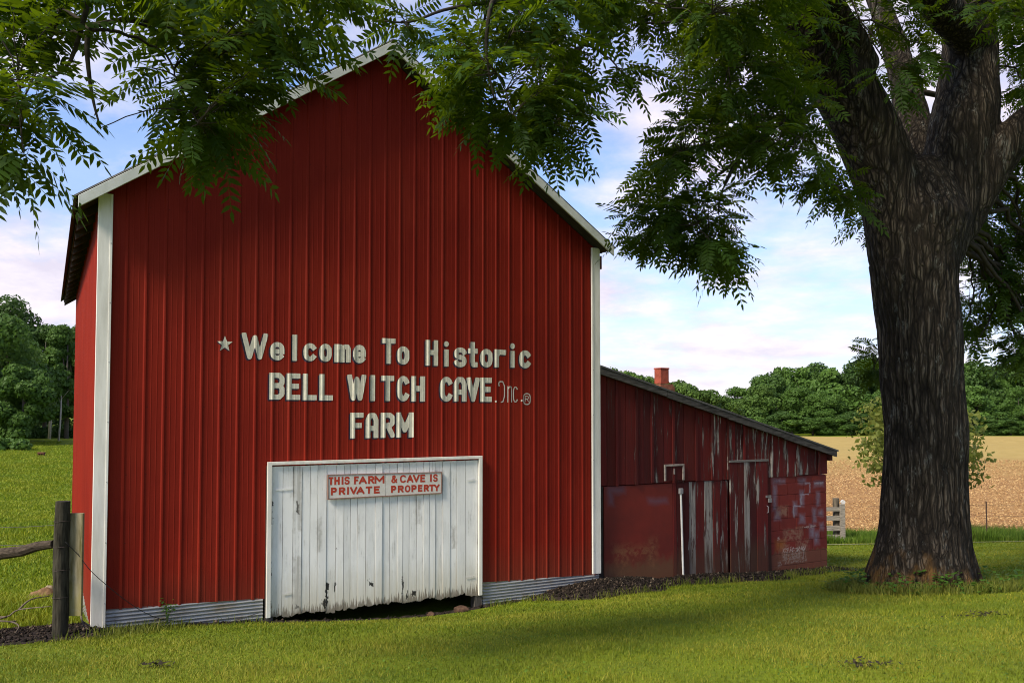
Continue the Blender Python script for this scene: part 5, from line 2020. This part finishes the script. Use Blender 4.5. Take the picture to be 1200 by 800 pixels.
# small weed growing out of the skirt
wc = at(197, 716, 9.85)
wd_ = rng.normal(0, 1, (60, 3)) * np.array([.05, .03, .055]) + np.array([0, 0, .03])
mbw = MB()
for k in range(4):
    mbw.tube([(random.uniform(-.01, .01), 0, -.14), (random.uniform(-.05, .05), random.uniform(-.03, .03), .08)], [.003, .002], 4)
weed = mbw.build('weed', m_plain('weed_stem', (.05, .09, .02), .8), None)
weed.location = wc
tag(weed, 'small green weed sprouting against the grey metal skirt of the barn', 'weed')
np_mesh('leaves', leaf_cloud(wd_, rng.uniform(.03, .06, 60), .4), np.arange(240).reshape(-1, 4), m_leaf('small_weed_leaf', (.035, .08, .015), (.07, .15, .025), .3), weed, attrs={'rnd': np.repeat(rng.random(60), 4)})

# tan rock by the rail
def rock(name, c, s, col, label, seed):
    bm = bmesh.new()
    bmesh.ops.create_icosphere(bm, subdivisions=3, radius=1)
    r2 = np.random.default_rng(seed)
    ph_ = r2.uniform(0, 6, 6)
    for v in bm.verts:
        x, y, z = v.co
        k = 1 + .16 * math.sin(3 * x + ph_[0]) * math.sin(3 * y + ph_[1]) + .10 * math.sin(7 * z + ph_[2]) * math.sin(6 * x + ph_[3]) + .05 * math.sin(13 * y + ph_[4])
        v.co = (x * s[0] * k, y * s[1] * k, z * s[2] * k)
    me = bpy.data.meshes.new(name); bm.to_mesh(me); bm.free()
    o = link(name, me, m_plain(name + '_stone', col, .95, .35, 14, .1, .5), None, True)
    o.location = c
    return tag(o, label, 'rock')


rc_ = at(50, 664, 15.0)
rock('rock', (rc_.x, rc_.y, gz(rc_.x, rc_.y) + .07), (.24, .2, .13), (.17, .105, .055), 'tan rock in the pasture grass behind the fence rail', 3)
rc_ = at(58, 657, 15.3)
rock('rock', (rc_.x, rc_.y, gz(rc_.x, rc_.y) + .1), (.10, .1, .13), (.26, .21, .14), 'pale upright stone beside the fence post in the pasture', 8)
for px, py, Y, s, lab in ((541, 708, 11.7, .07, 'brown stone in the dark gap under the right end of the white door'), (505, 716, 11.5, .045, 'small reddish stone under the white door')):
    q = at(px, py, Y)
    rock('rock', (q.x, q.y, gz(q.x, q.y) + s * .4), (s * 1.4, s, s * .8), (.085, .05, .035), lab, int(px))

# board gate at the end of the shed
GY_ = 22.4
g0 = at(980, 633, GY_)
gg = gz(g0.x, g0.y)
gate = empty('board_fence', (g0.x, g0.y, gg))
tag(gate, 'short weathered grey board fence with a round post beyond the shed corner', 'fence')
mgw = m_plain('grey_fence_wood', (.27, .24, .20), .9, .35, 6, .1, .3, (1, 6, 6))
def gpt(px, py):
    p = at(px, py, GY_); return p.x - g0.x, p.z - gg
xa, _ = gpt(979, 633); xb, _ = gpt(985.5, 633); _, zt_ = gpt(980, 584)
mb = MB(); mb.tube([((xa + xb) / 2, .12, -.3), ((xa + xb) / 2, .12, zt_)], [(xb - xa) / 2 + .012] * 2, 14)
mb.build('post', m_plain('round_post_wood', (.12, .10, .075), .9, .4, 6, .1, .4, (5, 5, .8)), gate)
xa, _ = gpt(984.5, 633); xb, _ = gpt(990, 633); _, zt2 = gpt(980, 590)
mb = MB(); mb.box(xa, xb, -.06, .02, -.05, zt2)
mb.build('end_board', mgw, gate, bevel=.004)
for yt, yb in ((594, 598.5), (604, 609.5), (615.5, 621.5), (626, 632)):
    x0, zt_ = gpt(984, yt); _, zb3 = gpt(984, yb)
    mb = MB(); mb.box(-2.4, x0, -.03, -.001, zb3, zt_)
    mb.build('board', mgw, gate, bevel=.003)
xq, zq = gpt(988, 588)
mb = MB(); mb.tube([(xq, -.02, zq), (xq, .05, zq)], [.055, .055], 12)
mb.build('insulator', m_plain('white_insulator', (.6, .58, .56), .5), gate)
x0, z0 = gpt(970, 628); x1, z1 = gpt(983, 606)
# wire fence along the field
wf0 = at(1157, 645, 22.6)
wz = gz(wf0.x, wf0.y)
wf = empty('wire_fence', (wf0.x, wf0.y, wz))
tag(wf, 'thin wire fence on rusty steel posts in the tall grass', 'fence')
mst = m_plain('rusty_steel', (.085, .050, .035), .8, .4, 20)
for k, dxp in enumerate((-8.0, -4.0, 0.0, 4.0)):
    mb = MB()
    y_ = -.02 * dxp
    zg = gz(wf0.x + dxp, wf0.y + y_) - wz
    mb.box(dxp - .016, dxp + .016, y_ - .003, y_ + .003, zg - .3, zg + 1.02); mb.box(dxp - .004, dxp + .004, y_ + .0032, y_ + .03, zg - .3, zg + 1.02)
    if abs(dxp) < .1 or dxp > 0:
        mb.build('post', mst, wf)
for hz_ in (.35, .62, .92):
    mb = MB()
    pts = [(dxp, -.02 * dxp - .006, gz(wf0.x + dxp, wf0.y) - wz + hz_ - .01 * math.sin(dxp)) for dxp in np.linspace(-6.5, 8, 20)]
    mb.tube(pts, [.0032] * 20, 5)
    mb.build('wire', mst, wf)

# small dark scraps on the lawn
for px, py, lab, sz_ in ((184, 782, 'dark scrap of dead leaves on the lawn before the red wall', .07), (1016, 781, 'dark clump of dead clippings near the bottom of the lawn', .11), (1150, 722, 'thin dark line of clippings on the lawn right of the tree', .13)):
    d = ray(px, py); t = 5.0
    while CAM_Z + d.z * t > gz(d.x * t, d.y * t) and t < 30:
        t += .02
    q = Vector((d.x * t, d.y * t, 0))
    n = 55
    C = np.stack([q.x + rng.normal(0, sz_, n), q.y + rng.normal(0, sz_ * .5, n), np.zeros(n)], -1)
    C[:, 2] = ground_z(C[:, 0], C[:, 1]) + rng.uniform(.012, .05, n)
    ob = np_mesh('dead_clippings', leaf_cloud(C, rng.uniform(.03, .06, n), .5, .4), np.arange(n * 4).reshape(-1, 4), m_plain('dead_leaf', (.028, .022, .012), .95), None)
    tag(ob, lab, 'clippings', None, 'stuff')


# ================================================================== BACKGROUND TREES
def crown_mesh(name, seed, w, h, nleaf, leaf, low=.12, lobes=28, open_=0.0):
    r2 = np.random.default_rng(seed)
    cs, rs = [], []
    for k in range(lobes):
        th = r2.uniform(0, 2 * np.pi); t = r2.uniform(low, .93)
        prof_ = math.sin(math.pi * min(1, (t * .80 + .17))) ** .65
        rad = w / 2 * prof_ * r2.uniform(.35, .86)
        cs.append((rad * math.cos(th), rad * math.sin(th), h * t)); rs.append(w * r2.uniform(.13, .23))
    cs, rs = np.array(cs), np.array(rs)
    pk = r2.choice(lobes, nleaf, p=rs ** 2 / (rs ** 2).sum())
    v = r2.normal(size=(nleaf, 3)); v[:, 2] = v[:, 2] * .9 + .22; v /= np.linalg.norm(v, axis=1, keepdims=True)
    C = cs[pk] + v * rs[pk][:, None] * r2.uniform(.72 - open_, 1.10, nleaf)[:, None] * np.array([1, 1, .82])
    C[:, 2] = np.maximum(C[:, 2], h * .04)
    nn = v + r2.normal(0, .55, v.shape); nn /= np.linalg.norm(nn, axis=1, keepdims=True)
    a = np.cross(nn, r2.normal(size=v.shape)); a /= np.linalg.norm(a, axis=1, keepdims=True)
    b = np.cross(nn, a)
    s = leaf * r2.uniform(.6, 1.3, (nleaf, 1))
    V = np.stack([C - a * s, C + b * s * .62, C + a * s, C - b * s * .62], 1)
    me = bpy.data.meshes.new(name)
    me.vertices.add(nleaf * 4); me.vertices.foreach_set('co', V.astype(np.float32).ravel())
    me.loops.add(nleaf * 4); me.loops.foreach_set('vertex_index', np.arange(nleaf * 4, dtype=np.int32))
    me.polygons.add(nleaf); me.polygons.foreach_set('loop_start', np.arange(nleaf, dtype=np.int32) * 4)
    me.update(calc_edges=True)
    at_ = me.attributes.new('rnd', 'FLOAT', 'POINT')
    lobe_r = r2.uniform(-.18, .18, lobes)[pk]
    at_.data.foreach_set('value', np.repeat(np.clip(r2.uniform(.15, .85, nleaf) + lobe_r, 0, 1), 4).astype(np.float32))
    return me, cs


mat_far = {
    'dark': m_far_leaf('dark_wood_leaf', (.030, .068, .013), (.076, .142, .025)),
    'mid': m_far_leaf('mid_wood_leaf', (.040, .090, .014), (.100, .185, .030)),
    'light': m_far_leaf('light_wood_leaf', (.045, .090, .016), (.110, .190, .034)),
}
mat_ftr = m_plain('far_trunk_bark', (.10, .085, .07), .9)
mat_pale = m_plain('pale_bark', (.42, .38, .32), .9)


def far_tree(seed, w, h, kind, leaf, nleaf, trunk_mat=None, low=.10, trunk_r=.24, trunk_h=.5):
    root = empty('broadleaf_tree', (0, 0, 0))
    me, cs = crown_mesh('crown', seed, w, h, nleaf, leaf, low)
    c = link('crown', me, mat_far[kind], root)
    mb = MB()
    mb.tube([(0, 0, -.6), (.05, 0, h * .2), (-.06, .05, h * trunk_h), (0, 0, h * .82)], [trunk_r * 1.25, trunk_r, trunk_r * .7, trunk_r * .2], 8)
    for k in range(6):
        q = cs[k]
        mb.tube([(0, 0, max(h * .18, q[2] * .55)), tuple(q * .6 + np.array([0, 0, q[2] * .25])), tuple(q)], [trunk_r * .4, trunk_r * .25, trunk_r * .08], 5)
    mb.build('trunk', trunk_mat or mat_ftr, root, smooth=True)
    return root


PROTO = {}
for kind in ('dark', 'mid', 'light'):
    PROTO[kind] = [far_tree(100 + 10 * i + len(kind), 7.5, 10.0, kind, (.22, .31, .26, .36)[i], (9500, 6500, 7500, 5200)[i], None, (.05, .12, .2, .08)[i]) for i in range(4)]
used = set()


def place_tree(px, Y, top_py, wid_px, kind, label, group, base_py=None):
    p = at(px, 480, Y)
    x = p.x
    z = gz(x, Y)
    h = at(px, top_py, Y).z - z
    var = PROTO[kind][int(rng.integers(4))]
    o = var if id(var) not in used else copy_tree(var)
    used.add(id(var))
    w = wid_px / F_PX * Y
    o.location = (x, Y, z)
    o.rotation_euler = (0, 0, rng.uniform(0, 6.28))
    o.scale = (w / 7.5, w / 7.5, h / 10.0)
    return tag(o, label, 'tree', group)


G_R = 'trees of the wood beyond the field'
L_back = 'tall dark green tree in the rear row of the wood beyond the field'
L_front = 'rounded mid green tree along the front edge of the wood beyond the field'
L_light = 'light green tree showing above the roof of the lean-to shed'
KB = (('dark', L_back), ('mid', 'tall mid green tree in the rear row of the wood beyond the field'))
KF = (('mid', L_front), ('light', 'light green round tree along the front edge of the wood beyond the field'))
for px, top in ((722, 434), (742, 437), (763, 441), (788, 446), (806, 449), (826, 458), (846, 465)):
    place_tree(px, rng.uniform(128, 140), top, rng.uniform(40, 52), 'light', L_light, 'trees above the shed roof')
for px in range(700, 1420, 17):
    t = np.interp(px, [700, 860, 885, 925, 960, 1000, 1060, 1200, 1400], [455, 470, 447, 425, 434, 424, 430, 428, 430]) + rng.uniform(-5, 6)
    place_tree(px + rng.uniform(-6, 6), rng.uniform(172, 186), t, rng.uniform(34, 66), *KB[int(rng.random() < .45)], G_R)
for px in range(852, 1420, 21):
    t = np.interp(px, [850, 880, 930, 1000, 1200, 1400], [478, 462, 452, 458, 462, 460]) + rng.uniform(-9, 7)
    place_tree(px + rng.uniform(-6, 6), rng.uniform(156, 164), t, rng.uniform(28, 56), *KF[int(rng.random() < .45)], G_R)
for px in range(846, 1420, 17):
    place_tree(px + rng.uniform(-5, 5), rng.uniform(150, 153), rng.uniform(482, 492), rng.uniform(30, 42), 'dark' if rng.random() < .6 else 'mid',
               'low bushy tree at the foot of the wood beyond the field', G_R)

# left wood: larger and nearer, each tree its own crown
PL = []
for i, (kind, px, Y, top, wpx, lab) in enumerate((
        ('mid', -8, 88, 372, 118, 'broad rounded green tree at the left edge of the pasture wood'),
        ('mid', 28, 84, 428, 66, 'lower leafy tree spreading in front of the pasture wood'),
        ('dark', 8, 106, 352, 92, 'tallest dark tree behind the rounded tree on the left'),
        ('dark', 52, 102, 371, 70, 'dark crowned tree above the slender pale trunks on the left'),
        ('mid', 78, 99, 378, 60, 'mid green tree standing closest to the barn in the left wood'),
        ('dark', 100, 108, 374, 80, 'dark tree half hidden behind the barn corner'),
        ('dark', 34, 112, 380, 80, 'shadowy tree deep inside the left wood'),
        ('dark', -60, 92, 360, 130, 'dark tree beyond the left edge of the pasture'))):
    p = at(px, 480, Y); z = gz(p.x, Y)
    h = at(px, top, Y).z - z
    w = wpx / F_PX * Y
    o = far_tree(300 + i, w, h, kind, .21, 17000, None, .10 if px < 30 else .22, .22)
    o.location = (p.x, Y, z)
    tag(o, lab, 'tree', 'trees of the wood left of the barn')
for (pxa, pya, pxb, pyb, Y, r_, lab) in ((57.5, 518, 60, 440, 96.5, .17, 'slender pale trunked tree at the dark edge of the left wood'), (67.5, 528, 72, 470, 92, .11, 'thin leaning pale sapling trunk in front of the left wood')):
    a_, b_ = at(pxa, pya, Y), at(pxb, pyb, Y)
    root = empty('pale_trunk_tree', (a_.x, Y, gz(a_.x, Y)))
    tag(root, lab, 'tree')
    mb = MB(); d_ = b_ - a_
    mb.tube([(0, 0, -.3), (0, 0, a_.z - root.location.z), tuple(d_ * .4 + Vector((.1, 0, 0))), tuple(d_)], [r_ * 1.2, r_, r_ * .85, r_ * .5], 8)
    for k in range(4):
        f_ = random.uniform(.75, 1); q = d_ * f_
        mb.tube([tuple(q), tuple(q + Vector((random.uniform(-1.2, 1.2), random.uniform(-.5, .5), random.uniform(.6, 1.5))))], [r_ * .35, r_ * .1], 5)
    mb.build('trunk', mat_pale, root, smooth=True)
    me, _ = crown_mesh('crown', int(pxa), 3.2, 3.6, 1100, .25, .1, 10)
    c = link('crown', me, mat_far['mid'], root)
    c.location = (d_.x, 0, d_.z - 1.2)
# undergrowth bushes at the wood's foot
bproto = None
for i, (px, Y, top, wpx, lab) in enumerate(((6, 76, 533, 46, 'low green bush at the left edge of the pasture'), (34, 98, 512, 44, 'dark bush under the broad tree on the left'), (86, 104, 506, 40, 'dark undergrowth bush beside the barn corner'), (70, 106, 505, 44, 'dark undergrowth bush behind the pale trunks'), (48, 105, 508, 34, 'small dark bush left of the pale trunks'), (60, 116, 470, 75, 'tall dense thicket in the shade behind the pale trunks'), (30, 118, 468, 75, 'tall dense thicket deep behind the broad tree on the left'), (92, 117, 470, 70, 'tall dense thicket deep in the wood beside the barn corner'))):
    p = at(px, 480, Y); z = gz(p.x, Y)
    h = max(.8, at(px, top, Y).z - z); w = wpx / F_PX * Y
    root = empty('bush', (p.x, Y, z))
    tag(root, lab, 'bush')
    me, cs = crown_mesh('foliage', 500 + i, w, h, 1700, .22, .02, 16)
    link('foliage', me, mat_far['dark' if i else 'mid'], root)
    mb = MB()
    for k in range(5):
        mb.tube([(0, 0, -.2), tuple(cs[k] * .8)], [.05, .015], 5)
    mb.build('stems', mat_ftr, root)
# little red-brown rack in the pasture
q = at(48.5, 534, 70.0)
zq = gz(q.x, q.y)
rack = empty('wooden_rack', (q.x, q.y, zq))
tag(rack, 'tiny reddish brown wooden rack in the pasture before the left wood', 'rack')
mrk = m_plain('reddish_wood', (.11, .045, .025), .9)
zk = max(.4, at(48, 528, 70).z - zq)
mb = MB(); zk *= .7; mb.box(-.26, .26, -.16, .16, zk * .6, zk); mb.build('top', mrk, rack)
for sx__ in (-.2, .0, .2):
    mb = MB(); mb.box(sx__ - .04, sx__ + .04, -.12, .12, -.2, zk * .595); mb.build('leg', mrk, rack)

# young tree behind the big trunk
YT = 24.6
yp = at(1074, 560, YT); yz = gz(yp.x, YT)
yt = empty('young_tree', (yp.x, YT, yz))
tag(yt, 'young yellow green tree at the field edge behind the big trunk', 'tree')
hh = at(1074, 462, YT).z - yz
me, cs = crown_mesh('crown', 77, 3.7, 2.7, 4600, .085, .10, 44, .40)
M_ = Mat('yellow_green_leaf'); r_ = M_.attr('rnd')
c = link('crown', me, M_.done(M_.ramp(r_, [(0, (.060, .085, .014)), (1, (.175, .190, .040))]), .6, None, .2, 0, .35, (.30, .34, .05)), yt)
c.location.z = hh - 2.75
mb = MB()
mb.tube([(0, 0, -.2), (.03, 0, hh * .35), (-.02, 0, hh * .7), (0, 0, hh * .95)], [.055, .045, .03, .008], 8)
for k in range(12):
    q_ = cs[k]
    mb.tube([(0, 0, hh - 2.75 + q_[2] * .35), (q_[0] * .6, q_[1] * .6, hh - 2.75 + q_[2] * .75), (q_[0], q_[1], hh - 2.75 + q_[2])], [.016, .011, .004], 5)
mb.build('trunk', mat_ftr, yt, smooth=True)
print('verts leaf', len(V_all), 'leaves', N, 'branches', len(all_b))
